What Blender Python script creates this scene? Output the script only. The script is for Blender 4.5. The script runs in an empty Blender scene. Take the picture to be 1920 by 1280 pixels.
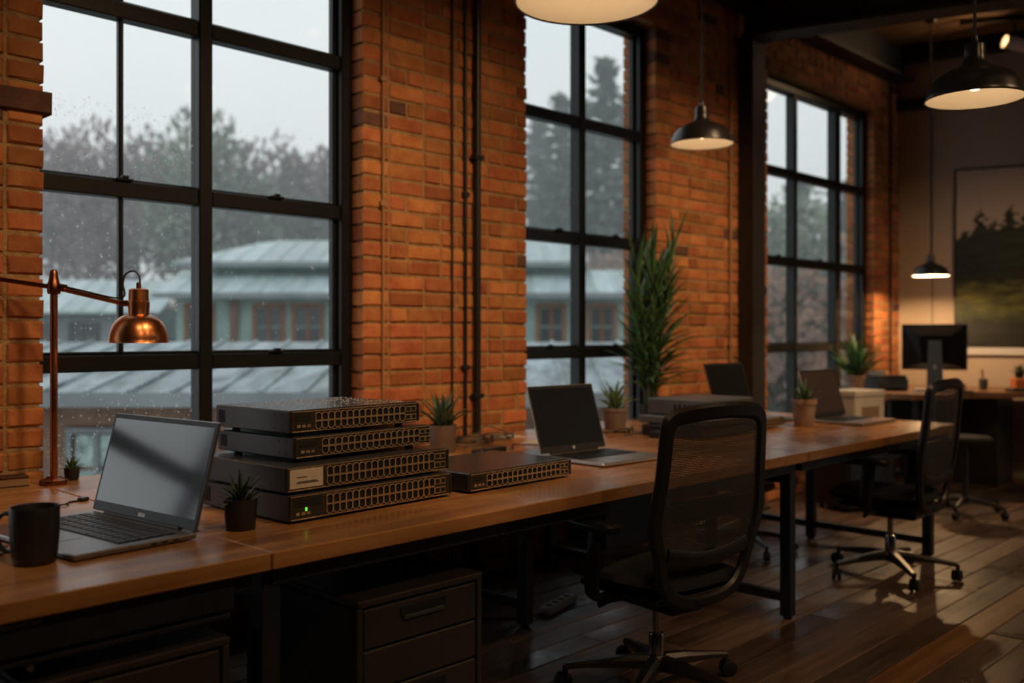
import bpy, math, random
from mathutils import Vector, Matrix, Euler
R = random.Random(7)
sc = bpy.context.scene
col = sc.collection
PI = math.pi

# ------------------------------------------------------------------ camera, sky, exposure
cam_d = bpy.data.cameras.new('camera')
cam = bpy.data.objects.new('camera', cam_d); col.objects.link(cam)
CAMZ = 1.277
YAW = math.radians(44.03)
cam.location = (0, 0, CAMZ)
cam.rotation_euler = (PI/2, 0, YAW - PI/2)
cam_d.sensor_width = 36.0
cam_d.lens = 33.75
cam_d.shift_y = -15/1920
cam_d.clip_start = 0.05; cam_d.clip_end = 400
cam_d.dof.use_dof = True
cam_d.dof.focus_distance = 2.95
cam_d.dof.aperture_fstop = 1.7
sc.camera = cam

world = bpy.data.worlds.new('overcast_sky'); sc.world = world
world.use_nodes = True
wn = world.node_tree; wn.nodes.clear()
w_out = wn.nodes.new('ShaderNodeOutputWorld'); w_bg = wn.nodes.new('ShaderNodeBackground')
w_tc = wn.nodes.new('ShaderNodeTexCoord'); w_no = wn.nodes.new('ShaderNodeTexNoise'); w_rp = wn.nodes.new('ShaderNodeValToRGB')
w_no.inputs['Scale'].default_value = 2.2; w_no.inputs['Detail'].default_value = 3
w_rp.color_ramp.elements[0].position = 0.3; w_rp.color_ramp.elements[0].color = (0.80, 0.88, 0.915, 1)
w_rp.color_ramp.elements[1].position = 0.7; w_rp.color_ramp.elements[1].color = (0.95, 0.985, 0.995, 1)
wn.links.new(w_tc.outputs['Generated'], w_no.inputs['Vector']); wn.links.new(w_no.outputs['Fac'], w_rp.inputs['Fac'])
wn.links.new(w_rp.outputs['Color'], w_bg.inputs['Color']); wn.links.new(w_bg.outputs['Background'], w_out.inputs['Surface'])
w_bg.inputs['Strength'].default_value = 1.03

sc.view_settings.view_transform = 'Standard'
sc.view_settings.look = 'None'
sc.view_settings.gamma = 1.0
sc.view_settings.use_curve_mapping = False
sc.view_settings.exposure = 0.0
sc.cycles.use_denoising = True
sc.cycles.max_bounces = 8
sc.cycles.diffuse_bounces = 5
sc.cycles.use_adaptive_sampling = True
sc.cycles.adaptive_threshold = 0.05
sc.cycles.volume_bounces = 2
sc.cycles.transparent_max_bounces = 24
sc.cycles.sample_clamp_indirect = 4.0
sc.cycles.caustics_reflective = False
sc.cycles.caustics_refractive = False
BULB = 16.0      # emission strength of the pendant bulbs

def window_portal(x0, x1, z0, z1, y):
    l = bpy.data.lights.new('window_portal', 'AREA'); l.shape = 'RECTANGLE'
    l.size = x1 - x0; l.size_y = z1 - z0; l.cycles.is_portal = True
    o = bpy.data.objects.new('window_portal', l); col.objects.link(o)
    o.location = ((x0+x1)/2, y, (z0+z1)/2); o.rotation_euler = (PI/2, 0, PI)
    o.rotation_euler = (-PI/2, 0, 0)
for a, b in ((-0.75, 0.80), (1.33, 2.77), (3.906, 5.13), (6.576, 8.485)):
    window_portal(a, b, 0.45, 3.28, 3.86)

# ------------------------------------------------------------------ node helpers / materials
class NT:
    def __init__(s, m): s.t = m.node_tree
    def n(s, typ, **kw):
        nd = s.t.nodes.new(typ)
        for k, v in kw.items():
            if k in nd.inputs: nd.inputs[k].default_value = v
            else: setattr(nd, k, v)
        return nd
    def l(s, a, b): s.t.links.new(a, b)

MATS = {}
def mat(name, color, rough=0.5, metal=0.0, vary=0.0, vscale=8.0, stretch=(1, 1, 1), bump=0.0, bscale=60.0, color2=None,
        rand=0.0, spec=0.5, rvary=0.0, coat=0.0, emit=None, estr=0.0, trans=0.0, coord='Object'):
    m = bpy.data.materials.new(name); m.use_nodes = True
    N = NT(m); b = m.node_tree.nodes['Principled BSDF']
    b.inputs['Base Color'].default_value = (*color, 1); b.inputs['Roughness'].default_value = rough
    b.inputs['Metallic'].default_value = metal; b.inputs['Specular IOR Level'].default_value = spec
    if coat: b.inputs['Coat Weight'].default_value = coat; b.inputs['Coat Roughness'].default_value = 0.15
    if emit: b.inputs['Emission Color'].default_value = (*emit, 1); b.inputs['Emission Strength'].default_value = estr
    if trans: b.inputs['Transmission Weight'].default_value = trans
    tc = N.n('ShaderNodeTexCoord'); mp = N.n('ShaderNodeMapping'); mp.inputs['Scale'].default_value = stretch
    if coord == 'World':
        geo = N.n('ShaderNodeNewGeometry'); N.l(geo.outputs['Position'], mp.inputs['Vector'])
    else: N.l(tc.outputs[coord], mp.inputs['Vector'])
    out = None
    if vary or color2 or rvary:
        no = N.n('ShaderNodeTexNoise', Scale=vscale, Detail=5.0, Roughness=0.6); N.l(mp.outputs['Vector'], no.inputs['Vector'])
        rp = N.n('ShaderNodeValToRGB'); N.l(no.outputs['Fac'], rp.inputs['Fac'])
        c2 = color2 or tuple(c*(1-vary) for c in color)
        rp.color_ramp.elements[0].position = 0.32; rp.color_ramp.elements[0].color = (*c2, 1)
        rp.color_ramp.elements[1].position = 0.66; rp.color_ramp.elements[1].color = (*color, 1)
        out = rp.outputs['Color']
        if rvary:
            mr = N.n('ShaderNodeMapRange'); N.l(no.outputs['Fac'], mr.inputs['Value'])
            mr.inputs['From Min'].default_value = 0.3; mr.inputs['From Max'].default_value = 0.7
            mr.inputs['To Min'].default_value = max(0.02, rough-rvary); mr.inputs['To Max'].default_value = min(1, rough+rvary)
            N.l(mr.outputs['Result'], b.inputs['Roughness'])
    if rand:
        oi = N.n('ShaderNodeObjectInfo'); hs = N.n('ShaderNodeHueSaturation')
        mr = N.n('ShaderNodeMapRange'); N.l(oi.outputs['Random'], mr.inputs['Value'])
        mr.inputs['To Min'].default_value = 1-rand; mr.inputs['To Max'].default_value = 1+rand
        N.l(mr.outputs['Result'], hs.inputs['Value'])
        mh = N.n('ShaderNodeMath', operation='MULTIPLY'); mh.inputs[1].default_value = 57.3; N.l(oi.outputs['Random'], mh.inputs[0])
        mf = N.n('ShaderNodeMath', operation='FRACT'); N.l(mh.outputs[0], mf.inputs[0])
        m2 = N.n('ShaderNodeMapRange'); N.l(mf.outputs[0], m2.inputs['Value'])
        m2.inputs['To Min'].default_value = 0.5-0.03*rand; m2.inputs['To Max'].default_value = 0.5+0.03*rand
        N.l(m2.outputs['Result'], hs.inputs['Hue'])
        if out: N.l(out, hs.inputs['Color'])
        else: hs.inputs['Color'].default_value = (*color, 1)
        out = hs.outputs['Color']
    if out: N.l(out, b.inputs['Base Color'])
    if bump:
        nb = N.n('ShaderNodeTexNoise', Scale=bscale, Detail=4.0); N.l(mp.outputs['Vector'], nb.inputs['Vector'])
        bp = N.n('ShaderNodeBump', Strength=bump, Distance=0.01); N.l(nb.outputs['Fac'], bp.inputs['Height'])
        N.l(bp.outputs['Normal'], b.inputs['Normal'])
    MATS[name] = m
    return m

def wood(name, ca, cb, rough, scale=(1.2, 14, 14), rvary=0.12, rand=0.0, bump=0.15, coat=0.0, coord='World', spec=0.5):
    """streaky timber, grain along x"""
    m = bpy.data.materials.new(name); m.use_nodes = True
    N = NT(m); b = m.node_tree.nodes['Principled BSDF']
    mp = N.n('ShaderNodeMapping'); mp.inputs['Scale'].default_value = scale
    if coord == 'World':
        geo = N.n('ShaderNodeNewGeometry'); src = geo.outputs['Position']
    else:
        src = N.n('ShaderNodeTexCoord').outputs['Object']
    oi = N.n('ShaderNodeObjectInfo')
    if rand:
        cx = N.n('ShaderNodeCombineXYZ'); mu = N.n('ShaderNodeMath', operation='MULTIPLY'); mu.inputs[1].default_value = 37.0
        N.l(oi.outputs['Random'], mu.inputs[0]); N.l(mu.outputs[0], cx.inputs[0]); N.l(mu.outputs[0], cx.inputs[2])
        va = N.n('ShaderNodeVectorMath', operation='ADD'); N.l(src, va.inputs[0]); N.l(cx.outputs[0], va.inputs[1]); src = va.outputs[0]
    N.l(src, mp.inputs['Vector'])
    n1 = N.n('ShaderNodeTexNoise', Scale=1.0, Detail=8.0, Roughness=0.62, Distortion=0.35); N.l(mp.outputs['Vector'], n1.inputs['Vector'])
    rp = N.n('ShaderNodeValToRGB'); N.l(n1.outputs['Fac'], rp.inputs['Fac'])
    rp.color_ramp.elements[0].position = 0.33; rp.color_ramp.elements[0].color = (*cb, 1)
    rp.color_ramp.elements[1].position = 0.68; rp.color_ramp.elements[1].color = (*ca, 1)
    n2 = N.n('ShaderNodeTexNoise', Scale=2.3, Detail=4.0); N.l(src, n2.inputs['Vector'])
    mx = N.n('ShaderNodeMixRGB', blend_type='MULTIPLY'); mx.inputs['Fac'].default_value = 0.55
    r2 = N.n('ShaderNodeValToRGB'); N.l(n2.outputs['Fac'], r2.inputs['Fac'])
    r2.color_ramp.elements[0].position = 0.35; r2.color_ramp.elements[0].color = (0.42, 0.40, 0.40, 1)
    r2.color_ramp.elements[1].position = 0.62; r2.color_ramp.elements[1].color = (1, 1, 1, 1)
    N.l(rp.outputs['Color'], mx.inputs['Color1']); N.l(r2.outputs['Color'], mx.inputs['Color2'])
    out = mx.outputs['Color']
    if rand:
        hs = N.n('ShaderNodeHueSaturation'); mr = N.n('ShaderNodeMapRange'); N.l(oi.outputs['Random'], mr.inputs['Value'])
        mr.inputs['To Min'].default_value = 1-rand; mr.inputs['To Max'].default_value = 1+rand
        N.l(mr.outputs['Result'], hs.inputs['Value']); N.l(out, hs.inputs['Color']); out = hs.outputs['Color']
    N.l(out, b.inputs['Base Color'])
    mr = N.n('ShaderNodeMapRange'); N.l(n2.outputs['Fac'], mr.inputs['Value'])
    mr.inputs['From Min'].default_value = 0.3; mr.inputs['From Max'].default_value = 0.7
    mr.inputs['To Min'].default_value = rough-rvary; mr.inputs['To Max'].default_value = rough+rvary
    N.l(mr.outputs['Result'], b.inputs['Roughness'])
    b.inputs['Specular IOR Level'].default_value = spec
    bp = N.n('ShaderNodeBump', Strength=bump, Distance=0.004); N.l(n1.outputs['Fac'], bp.inputs['Height']); N.l(bp.outputs['Normal'], b.inputs['Normal'])
    if coat: b.inputs['Coat Weight'].default_value = coat; b.inputs['Coat Roughness'].default_value = 0.2
    MATS[name] = m
    return m

M = MATS
mat('brick', (0.47, 0.185, 0.066), 0.82, color2=(0.33, 0.10, 0.036), vscale=9, rand=0.30, bump=0.5, bscale=45, coord='World', spec=0.3)
mat('brick_dark', (0.17, 0.075, 0.05), 0.85, color2=(0.09, 0.045, 0.035), vscale=12, rand=0.2, bump=0.5, bscale=45, coord='World', spec=0.3)
mat('mortar', (0.42, 0.27, 0.13), 0.95, color2=(0.26, 0.16, 0.08), vscale=18, bump=0.8, bscale=70, coord='World', spec=0.2)
mat('black_steel', (0.018, 0.018, 0.02), 0.38, vary=0.3, bump=0.05, spec=0.5)
mat('window_paint', (0.007, 0.008, 0.009), 0.36, spec=0.35, vary=0.25)
mat('dark_steel_beam', (0.02, 0.018, 0.017), 0.55, vary=0.3)
mat('column_steel', (0.022, 0.019, 0.017), 0.5, vary=0.3, vscale=3)
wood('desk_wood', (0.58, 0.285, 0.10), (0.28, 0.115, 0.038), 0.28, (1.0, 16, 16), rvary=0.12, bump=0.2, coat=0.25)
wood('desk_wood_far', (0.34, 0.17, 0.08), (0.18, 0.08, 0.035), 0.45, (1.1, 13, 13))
wood('floor_wood', (0.21, 0.13, 0.085), (0.075, 0.046, 0.032), 0.38, (1.5, 26, 26), rvary=0.16, rand=0.42, bump=0.45)
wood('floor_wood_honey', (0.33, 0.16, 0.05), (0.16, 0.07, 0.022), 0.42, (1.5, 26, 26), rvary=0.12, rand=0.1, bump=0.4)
wood('ceiling_wood', (0.36, 0.21, 0.095), (0.17, 0.085, 0.035), 0.6, (18, 1.2, 18), rand=0.25, bump=0.3)
mat('floor_base', (0.02, 0.014, 0.011), 0.8)
mat('plaster', (0.50, 0.40, 0.31), 0.85, vary=0.1, vscale=1.5, bump=0.06)
mat('plaster_dark', (0.10, 0.085, 0.075), 0.9, vary=0.15, vscale=1.2)
mat('shade_black', (0.018, 0.017, 0.016), 0.32, spec=0.5)
mat('shade_white', (0.80, 0.76, 0.68), 0.5)
mat('bulb', (1, 0.8, 0.5), 0.4, emit=(1.0, 0.66, 0.36), estr=BULB)
mat('bulb_far', (1, 0.8, 0.5), 0.4, emit=(1.0, 0.62, 0.30), estr=2400)
mat('bulb_fill', (1, 0.8, 0.5), 0.4, emit=(1.0, 0.60, 0.30), estr=90)  # for the unseen pendants added as warm fill
mat('bulb_small', (1, 0.8, 0.5), 0.4, emit=(1.0, 0.50, 0.18), estr=28)
mat('copper', (0.60, 0.235, 0.095), 0.30, metal=1.0, rvary=0.08, vscale=5, vary=0.15)
mat('copper_dark', (0.30, 0.11, 0.055), 0.34, metal=1.0, vary=0.3)
mat('cord', (0.012, 0.011, 0.011), 0.6)
mat('black_plastic', (0.013, 0.013, 0.014), 0.42, vary=0.2)
mat('black_gloss', (0.010, 0.010, 0.011), 0.22)
mat('frame_plastic', (0.018, 0.015, 0.013), 0.34, vary=0.2)
mat('fabric_black', (0.012, 0.012, 0.013), 0.9, bump=0.3, bscale=300)
mat('chrome', (0.45, 0.43, 0.41), 0.22, metal=1.0)
mat('base_alu', (0.12, 0.115, 0.11), 0.34, metal=0.9)
mat('caster', (0.012, 0.012, 0.012), 0.5)
mat('switch_case', (0.028, 0.030, 0.035), 0.30, vary=0.15, vscale=30, rvary=0.03)
mat('switch_top_dusty', (0.034, 0.032, 0.036), 0.28, vary=0.2, vscale=220, rvary=0.03)
mat('switch_panel', (0.06, 0.045, 0.032), 0.4, metal=0.4, vary=0.3, vscale=25)
mat('port_frame', (0.85, 0.60, 0.34), 0.36, metal=0.6, vary=0.6, vscale=40)
mat('port_dark', (0.004, 0.004, 0.004), 0.7)
mat('paper_label', (0.55, 0.47, 0.38), 0.8, vary=0.15, vscale=60)
mat('ink', (0.05, 0.045, 0.04), 0.8)
mat('led_green', (0.1, 0.6, 0.1), 0.4, emit=(0.25, 1.0, 0.12), estr=0.8)
mat('laptop_alu', (0.27, 0.26, 0.27), 0.32, metal=0.85, vary=0.1)
mat('laptop_silver', (0.52, 0.49, 0.47), 0.30, metal=0.8, vary=0.08)
mat('laptop_key', (0.012, 0.012, 0.013), 0.45)
mat('screen_glass', (0.010, 0.011, 0.014), 0.10, spec=1.0, coat=0.6)
mat('screen_glass_off', (0.004, 0.004, 0.005), 0.35, spec=0.3)
mat('screen_rose_reflection', (0.05, 0.035, 0.034), 0.22, spec=1.0, coat=0.5)  # rose reflection put into the screen's base colour
mat('droplet', (0.55, 0.56, 0.58), 0.12, spec=0.8)
mat('logo_pale', (0.62, 0.60, 0.58), 0.4, metal=0.4)
mat('mug_black', (0.016, 0.015, 0.016), 0.42, vary=0.2)
mat('coffee', (0.012, 0.006, 0.003), 0.1)
mat('pot_taupe', (0.155, 0.115, 0.098), 0.55, vary=0.25, vscale=10)
mat('pot_grey', (0.24, 0.185, 0.155), 0.55, vary=0.25, vscale=10)
mat('pot_black', (0.012, 0.011, 0.011), 0.5)
mat('pot_terracotta', (0.30, 0.155, 0.09), 0.75, color2=(0.40, 0.33, 0.27), vscale=14, bump=0.2)
mat('soil', (0.02, 0.014, 0.01), 1.0, bump=1.0, bscale=150)
mat('leaf_aloe', (0.055, 0.105, 0.05), 0.42, color2=(0.025, 0.055, 0.028), vscale=30, rand=0.25)
mat('leaf_aloe_bright', (0.11, 0.20, 0.07), 0.42, color2=(0.05, 0.11, 0.045), vscale=30, rand=0.25)
mat('leaf_dark', (0.020, 0.035, 0.018), 0.5, rand=0.3)
mat('leaf_palm', (0.085, 0.20, 0.055), 0.40, color2=(0.028, 0.075, 0.024), vscale=12, rand=0.45)
mat('cane', (0.07, 0.09, 0.035), 0.5)
mat('cream', (0.62, 0.56, 0.47), 0.8, vary=0.15, vscale=6)
mat('cardboard', (0.30, 0.19, 0.11), 0.85, vary=0.2)
mat('orange_box', (0.55, 0.14, 0.04), 0.6, vary=0.2)
mat('grey_box', (0.11, 0.135, 0.17), 0.36, vary=0.15)
mat('grey_dark', (0.05, 0.052, 0.056), 0.45, vary=0.2)
mat('tan_seat', (0.34, 0.16, 0.06), 0.7, vary=0.2)
mat('leather_brown', (0.055, 0.025, 0.016), 0.5, vary=0.3)
mat('paper', (0.55, 0.52, 0.48), 0.8)
mat('cabinet_metal', (0.034, 0.027, 0.022), 0.42, vary=0.2, vscale=4, bump=0.03)
mat('white_metal', (0.72, 0.66, 0.60), 0.4)
mat('conduit_tan', (0.34, 0.19, 0.09), 0.6)
mat('rail_pale', (0.55, 0.53, 0.52), 0.6)
# outdoors
mat('roof_metal', (0.50, 0.60, 0.60), 0.38, color2=(0.34, 0.43, 0.45), vscale=2.5, stretch=(3, 0.6, 1), rand=0.22, spec=0.5)
mat('roof_wet', (0.34, 0.42, 0.45), 0.42, color2=(0.06, 0.08, 0.09), vscale=1.6, stretch=(2.5, 0.8, 1), rand=0.25, spec=0.7)
mat('wall_teal', (0.36, 0.52, 0.49), 0.8, vary=0.35, vscale=1.5)
mat('wall_tan', (0.30, 0.19, 0.13), 0.9, color2=(0.14, 0.09, 0.07), vscale=2.5, bump=0.3, bscale=10)
mat('wall_grey', (0.28, 0.32, 0.34), 0.85, vary=0.3, vscale=1.0)
mat('frame_rust', (0.32, 0.13, 0.06), 0.8, vary=0.3)
mat('pane_dark', (0.06, 0.075, 0.08), 0.2, vary=0.4, vscale=2)
mat('pane_teal', (0.45, 0.62, 0.58), 0.25, color2=(0.10, 0.16, 0.16), vscale=5)
mat('ground_out', (0.10, 0.10, 0.075), 0.95, color2=(0.055, 0.06, 0.05), vscale=0.4, coord='World')
mat('hill', (0.32, 0.25, 0.225), 1.0, color2=(0.14, 0.14, 0.125), vscale=0.35, coord='World', bump=1.0, bscale=1.5)
mat('twig_mauve', (0.47, 0.365, 0.355), 0.9, color2=(0.27, 0.215, 0.21), vscale=1.2, rand=0.22)
mat('twig_russet', (0.52, 0.36, 0.29), 0.9, color2=(0.30, 0.22, 0.18), vscale=1.2, rand=0.22)
mat('conifer', (0.17, 0.25, 0.20), 0.85, color2=(0.08, 0.13, 0.11), vscale=1.5, rand=0.22)
mat('shrub', (0.24, 0.31, 0.22), 0.85, color2=(0.12, 0.165, 0.13), vscale=2.5, rand=0.3)
mat('bark', (0.07, 0.055, 0.048), 0.95)
def drop_mat():
    m = bpy.data.materials.new('raindrop'); m.use_nodes = True; N = NT(m); m.node_tree.nodes.clear()
    o = N.n('ShaderNodeOutputMaterial'); t = N.n('ShaderNodeBsdfTransparent'); g = N.n('ShaderNodeBsdfTranslucent'); x = N.n('ShaderNodeMixShader', Fac=0.6)
    g.inputs['Color'].default_value = (0.95, 0.97, 0.98, 1)
    N.l(t.outputs[0], x.inputs[1]); N.l(g.outputs[0], x.inputs[2]); N.l(x.outputs[0], o.inputs[0]); MATS['raindrop'] = m
drop_mat()

def glass_mat():
    m = bpy.data.materials.new('window_glass'); m.use_nodes = True
    N = NT(m); m.node_tree.nodes.clear()
    o = N.n('ShaderNodeOutputMaterial'); t = N.n('ShaderNodeBsdfTransparent'); g = N.n('ShaderNodeBsdfGlossy', Roughness=0.02)
    t.inputs['Color'].default_value = (0.975, 0.985, 0.985, 1)
    f = N.n('ShaderNodeFresnel', IOR=1.35); x = N.n('ShaderNodeMixShader')
    ge = N.n('ShaderNodeNewGeometry'); iv = N.n('ShaderNodeMath', operation='SUBTRACT'); iv.inputs[0].default_value = 1.0; N.l(ge.outputs['Backfacing'], iv.inputs[1])
    fm = N.n('ShaderNodeMath', operation='MULTIPLY'); N.l(f.outputs[0], fm.inputs[0]); N.l(iv.outputs[0], fm.inputs[1])
    N.l(fm.outputs[0], x.inputs[0]); N.l(t.outputs[0], x.inputs[1]); N.l(g.outputs[0], x.inputs[2]); N.l(x.outputs[0], o.inputs[0])
    MATS['window_glass'] = m
glass_mat()

def mesh_fabric_mat():
    """woven chair mesh: holes between strands, in the fabric's own uv space"""
    m = bpy.data.materials.new('mesh_fabric'); m.use_nodes = True
    N = NT(m); b = m.node_tree.nodes['Principled BSDF']; o = m.node_tree.nodes['Material Output']
    b.inputs['Base Color'].default_value = (0.045, 0.040, 0.037, 1); b.inputs['Roughness'].default_value = 0.55
    uv = N.n('ShaderNodeUVMap'); sx = N.n('ShaderNodeSeparateXYZ'); N.l(uv.outputs[0], sx.inputs[0])
    def tri(sock, freq):
        a = N.n('ShaderNodeMath', operation='MULTIPLY'); a.inputs[1].default_value = freq; N.l(sock, a.inputs[0])
        c = N.n('ShaderNodeMath', operation='FRACT'); N.l(a.outputs[0], c.inputs[0])
        d = N.n('ShaderNodeMath', operation='SUBTRACT'); d.inputs[1].default_value = 0.5; N.l(c.outputs[0], d.inputs[0])
        e = N.n('ShaderNodeMath', operation='ABSOLUTE'); N.l(d.outputs[0], e.inputs[0])
        return a.outputs[0], e.outputs[0]
    rowv, ty = tri(sx.outputs[1], 78.0)
    fl = N.n('ShaderNodeMath', operation='FLOOR'); N.l(rowv, fl.inputs[0])
    hf = N.n('ShaderNodeMath', operation='MULTIPLY'); hf.inputs[1].default_value = 0.5/72.0; N.l(fl.outputs[0], hf.inputs[0])
    ad = N.n('ShaderNodeMath', operation='ADD'); N.l(sx.outputs[0], ad.inputs[0]); N.l(hf.outputs[0], ad.inputs[1])
    _, tx = tri(ad.outputs[0], 72.0)
    h1 = N.n('ShaderNodeMath', operation='LESS_THAN'); h1.inputs[1].default_value = 0.24; N.l(tx, h1.inputs[0])
    h2 = N.n('ShaderNodeMath', operation='LESS_THAN'); h2.inputs[1].default_value = 0.25; N.l(ty, h2.inputs[0])
    hm = N.n('ShaderNodeMath', operation='MULTIPLY'); N.l(h1.outputs[0], hm.inputs[0]); N.l(h2.outputs[0], hm.inputs[1])
    t = N.n('ShaderNodeBsdfTransparent'); x = N.n('ShaderNodeMixShader')
    N.l(hm.outputs[0], x.inputs[0]); N.l(b.outputs[0], x.inputs[1]); N.l(t.outputs[0], x.inputs[2]); N.l(x.outputs[0], o.inputs[0])
    MATS['mesh_fabric'] = m
mesh_fabric_mat()

# ------------------------------------------------------------------ mesh helpers
class MB:
    def __init__(s): s.v = []; s.f = []; s.uv = None
    def add(s, vs, fs):
        n = len(s.v); s.v += [tuple(v) for v in vs]; s.f += [tuple(i+n for i in f) for f in fs]; return s
    def box(s, x0, x1, y0, y1, z0, z1, rot=None):
        vs = [(x, y, z) for z in (z0, z1) for y in (y0, y1) for x in (x0, x1)]
        if rot is not None: vs = [tuple(rot @ Vector(v)) for v in vs]
        return s.add(vs, [(0, 2, 3, 1), (4, 5, 7, 6), (0, 1, 5, 4), (2, 6, 7, 3), (1, 3, 7, 5), (0, 4, 6, 2)])
    def bbox(s, x0, x1, y0, y1, z0, z1, c=0.004, rot=None):
        """box with chamfered edges"""
        vs = []; 
        for sx in (0, 1):
            for sy in (0, 1):
                for sz in (0, 1):
                    X = (x0, x1)[sx]; Y = (y0, y1)[sy]; Z = (z0, z1)[sz]
                    dx, dy, dz = (c, -c)[sx], (c, -c)[sy], (c, -c)[sz]
                    vs += [(X, Y+dy, Z+dz), (X+dx, Y, Z+dz), (X+dx, Y+dy, Z)]
        if rot is not None: vs = [tuple(rot @ Vector(v)) for v in vs]
        def i(sx, sy, sz, k): return (sx*4+sy*2+sz)*3+k
        fs = []
        for a in (0, 1):
            q = [i(a, 0, 0, 0), i(a, 0, 1, 0), i(a, 1, 1, 0), i(a, 1, 0, 0)]; fs.append(q if a == 0 else q[::-1])
            q = [i(0, a, 0, 1), i(1, a, 0, 1), i(1, a, 1, 1), i(0, a, 1, 1)]; fs.append(q if a == 0 else q[::-1])
            q = [i(0, 0, a, 2), i(0, 1, a, 2), i(1, 1, a, 2), i(1, 0, a, 2)]; fs.append(q if a == 0 else q[::-1])
        for a in (0, 1):
            for b in (0, 1):
                fs.append([i(a, b, 0, 0), i(a, b, 1, 0), i(a, b, 1, 1), i(a, b, 0, 1)] if a != b else [i(a, b, 0, 1), i(a, b, 1, 1), i(a, b, 1, 0), i(a, b, 0, 0)])
                fs.append([i(a, 0, b, 0), i(a, 1, b, 0), i(a, 1, b, 2), i(a, 0, b, 2)] if a == b else [i(a, 0, b, 2), i(a, 1, b, 2), i(a, 1, b, 0), i(a, 0, b, 0)])
                fs.append([i(0, a, b, 1), i(1, a, b, 1), i(1, a, b, 2), i(0, a, b, 2)] if a != b else [i(0, a, b, 2), i(1, a, b, 2), i(1, a, b, 1), i(0, a, b, 1)])
                for cc in (0, 1):
                    t = [i(a, b, cc, 0), i(a, b, cc, 1), i(a, b, cc, 2)]; fs.append(t if (a+b+cc) % 2 == 0 else t[::-1])
        return s.add(vs, fs)
    def lathe(s, prof, n=32, cx=0, cy=0, rot=None, close=False):
        """profile of (radius, z); revolve about z"""
        vs = []; fs = []; k = len(prof)
        for j in range(n):
            a = 2*PI*j/n
            for (r, z) in prof: vs.append((cx+r*math.cos(a), cy+r*math.sin(a), z))
        for j in range(n):
            for q in range(k-1):
                a = j*k+q; b = ((j+1) % n)*k+q; fs.append((a, b, b+1, a+1))
        if rot is not None: vs = [tuple(rot @ Vector(v)) for v in vs]
        return s.add(vs, fs)
    def tube(s, pts, r, n=8, flat=None, closed=False, up=(0, 0, 1)):
        """swept round tube; r number or list; flat=(a, b) uses an elliptic section"""
        P = [Vector(p) for p in pts]; k = len(P); vs = []; fs = []; prev = None
        for i in range(k):
            if closed: t = P[(i+1) % k]-P[i-1]
            else: t = P[min(i+1, k-1)]-P[max(i-1, 0)]
            t = t.normalized() if t.length > 1e-9 else Vector((0, 0, 1))
            u = prev if prev is not None else Vector(up)
            u = u - t*u.dot(t)
            if u.length < 1e-4: u = Vector((1, 0, 0)) - t*t.x
            if u.length < 1e-4: u = Vector((0, 1, 0))
            u.normalize(); prev = u; w = t.cross(u)
            ri = r[i] if isinstance(r, (list, tuple)) else r
            a, b = (flat if flat else (ri, ri))
            for j in range(n):
                an = 2*PI*(j+0.5)/n
                vs.append(tuple(P[i]+u*(a*math.cos(an))+w*(b*math.sin(an))))
        m = k if closed else k-1
        for i in range(m):
            for j in range(n):
                a = i*n+j; b = i*n+(j+1) % n; c = ((i+1) % k)*n+(j+1) % n; d = ((i+1) % k)*n+j
                fs.append((a, b, c, d))
        if not closed: fs += [tuple(range(n))[::-1], tuple(range((k-1)*n, k*n))]
        return s.add(vs, fs)
    def build(s, name, m, parent=None, smooth=False, loc=None, rot=None):
        me = bpy.data.meshes.new(name); me.from_pydata(s.v, [], s.f); me.update()
        if m: me.materials.append(MATS[m])
        if smooth: smooth_mesh(me)
        return link(name, me, parent, loc, rot)

def smooth_mesh(me, ang=40):
    for p in me.polygons: p.use_smooth = True
    import bmesh
    b = bmesh.new(); b.from_mesh(me); lim = math.radians(ang)
    for e in b.edges:
        if len(e.link_faces) == 2 and e.calc_face_angle(0) > lim: e.smooth = False
    b.to_mesh(me); b.free()

def link(name, me, parent=None, loc=None, rot=None):
    o = bpy.data.objects.new(name, me); col.objects.link(o)
    if parent: o.parent = parent
    if loc: o.location = loc
    if rot: o.rotation_euler = rot
    return o

def tag(o, label=None, cat=None, group=None, kind=None):
    if label: o['label'] = label
    if cat: o['category'] = cat
    if group: o['group'] = group
    if kind: o['kind'] = kind
    return o

def empty(name, loc, rz=0, label=None, cat=None, group=None, kind=None):
    o = bpy.data.objects.new(name, None); col.objects.link(o); o.location = loc; o.rotation_euler = (0, 0, rz)
    o.empty_display_size = 0.1
    return tag(o, label, cat, group, kind)

def copy_tree(o, parent=None):
    c = o.copy(); col.objects.link(c); c.parent = parent
    for ch in list(o.children): copy_tree(ch, c)
    return c

def smooth_path(pts, k=6, closed=False):
    P = [Vector(p) for p in pts]; n = len(P); out = []
    rng = range(n) if closed else range(n-1)
    for i in rng:
        if closed: a, b, c, d = P[i-1], P[i], P[(i+1) % n], P[(i+2) % n]
        else: a, b, c, d = P[max(i-1, 0)], P[i], P[i+1], P[min(i+2, n-1)]
        for q in range(k):
            t = q/k
            out.append(0.5*((2*b)+(c-a)*t+(2*a-5*b+4*c-d)*t*t+(3*b-a-3*c+d)*t**3))
    if not closed: out.append(P[-1])
    return out

def W(r, d, z=0.0):
    """a place in the frame of the street outside, which runs at an angle to this building"""
    c, s_ = math.cos(YAW), math.sin(YAW)
    return Vector((s_*r + c*d, -c*r + s_*d, z))
# ------------------------------------------------------------------ the room shell
YW = 3.66            # inner face of the window wall
YG = 3.775           # plane of the window frames
YO = 3.93            # outer face
ZTOP = 3.61          # underside of the beam along the wall
ZCEIL = 3.95
Z_SILL, Z_HEAD = 0.45, 3.28
X0, X1 = -3.0, 10.3
Y0 = -4.0

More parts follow.
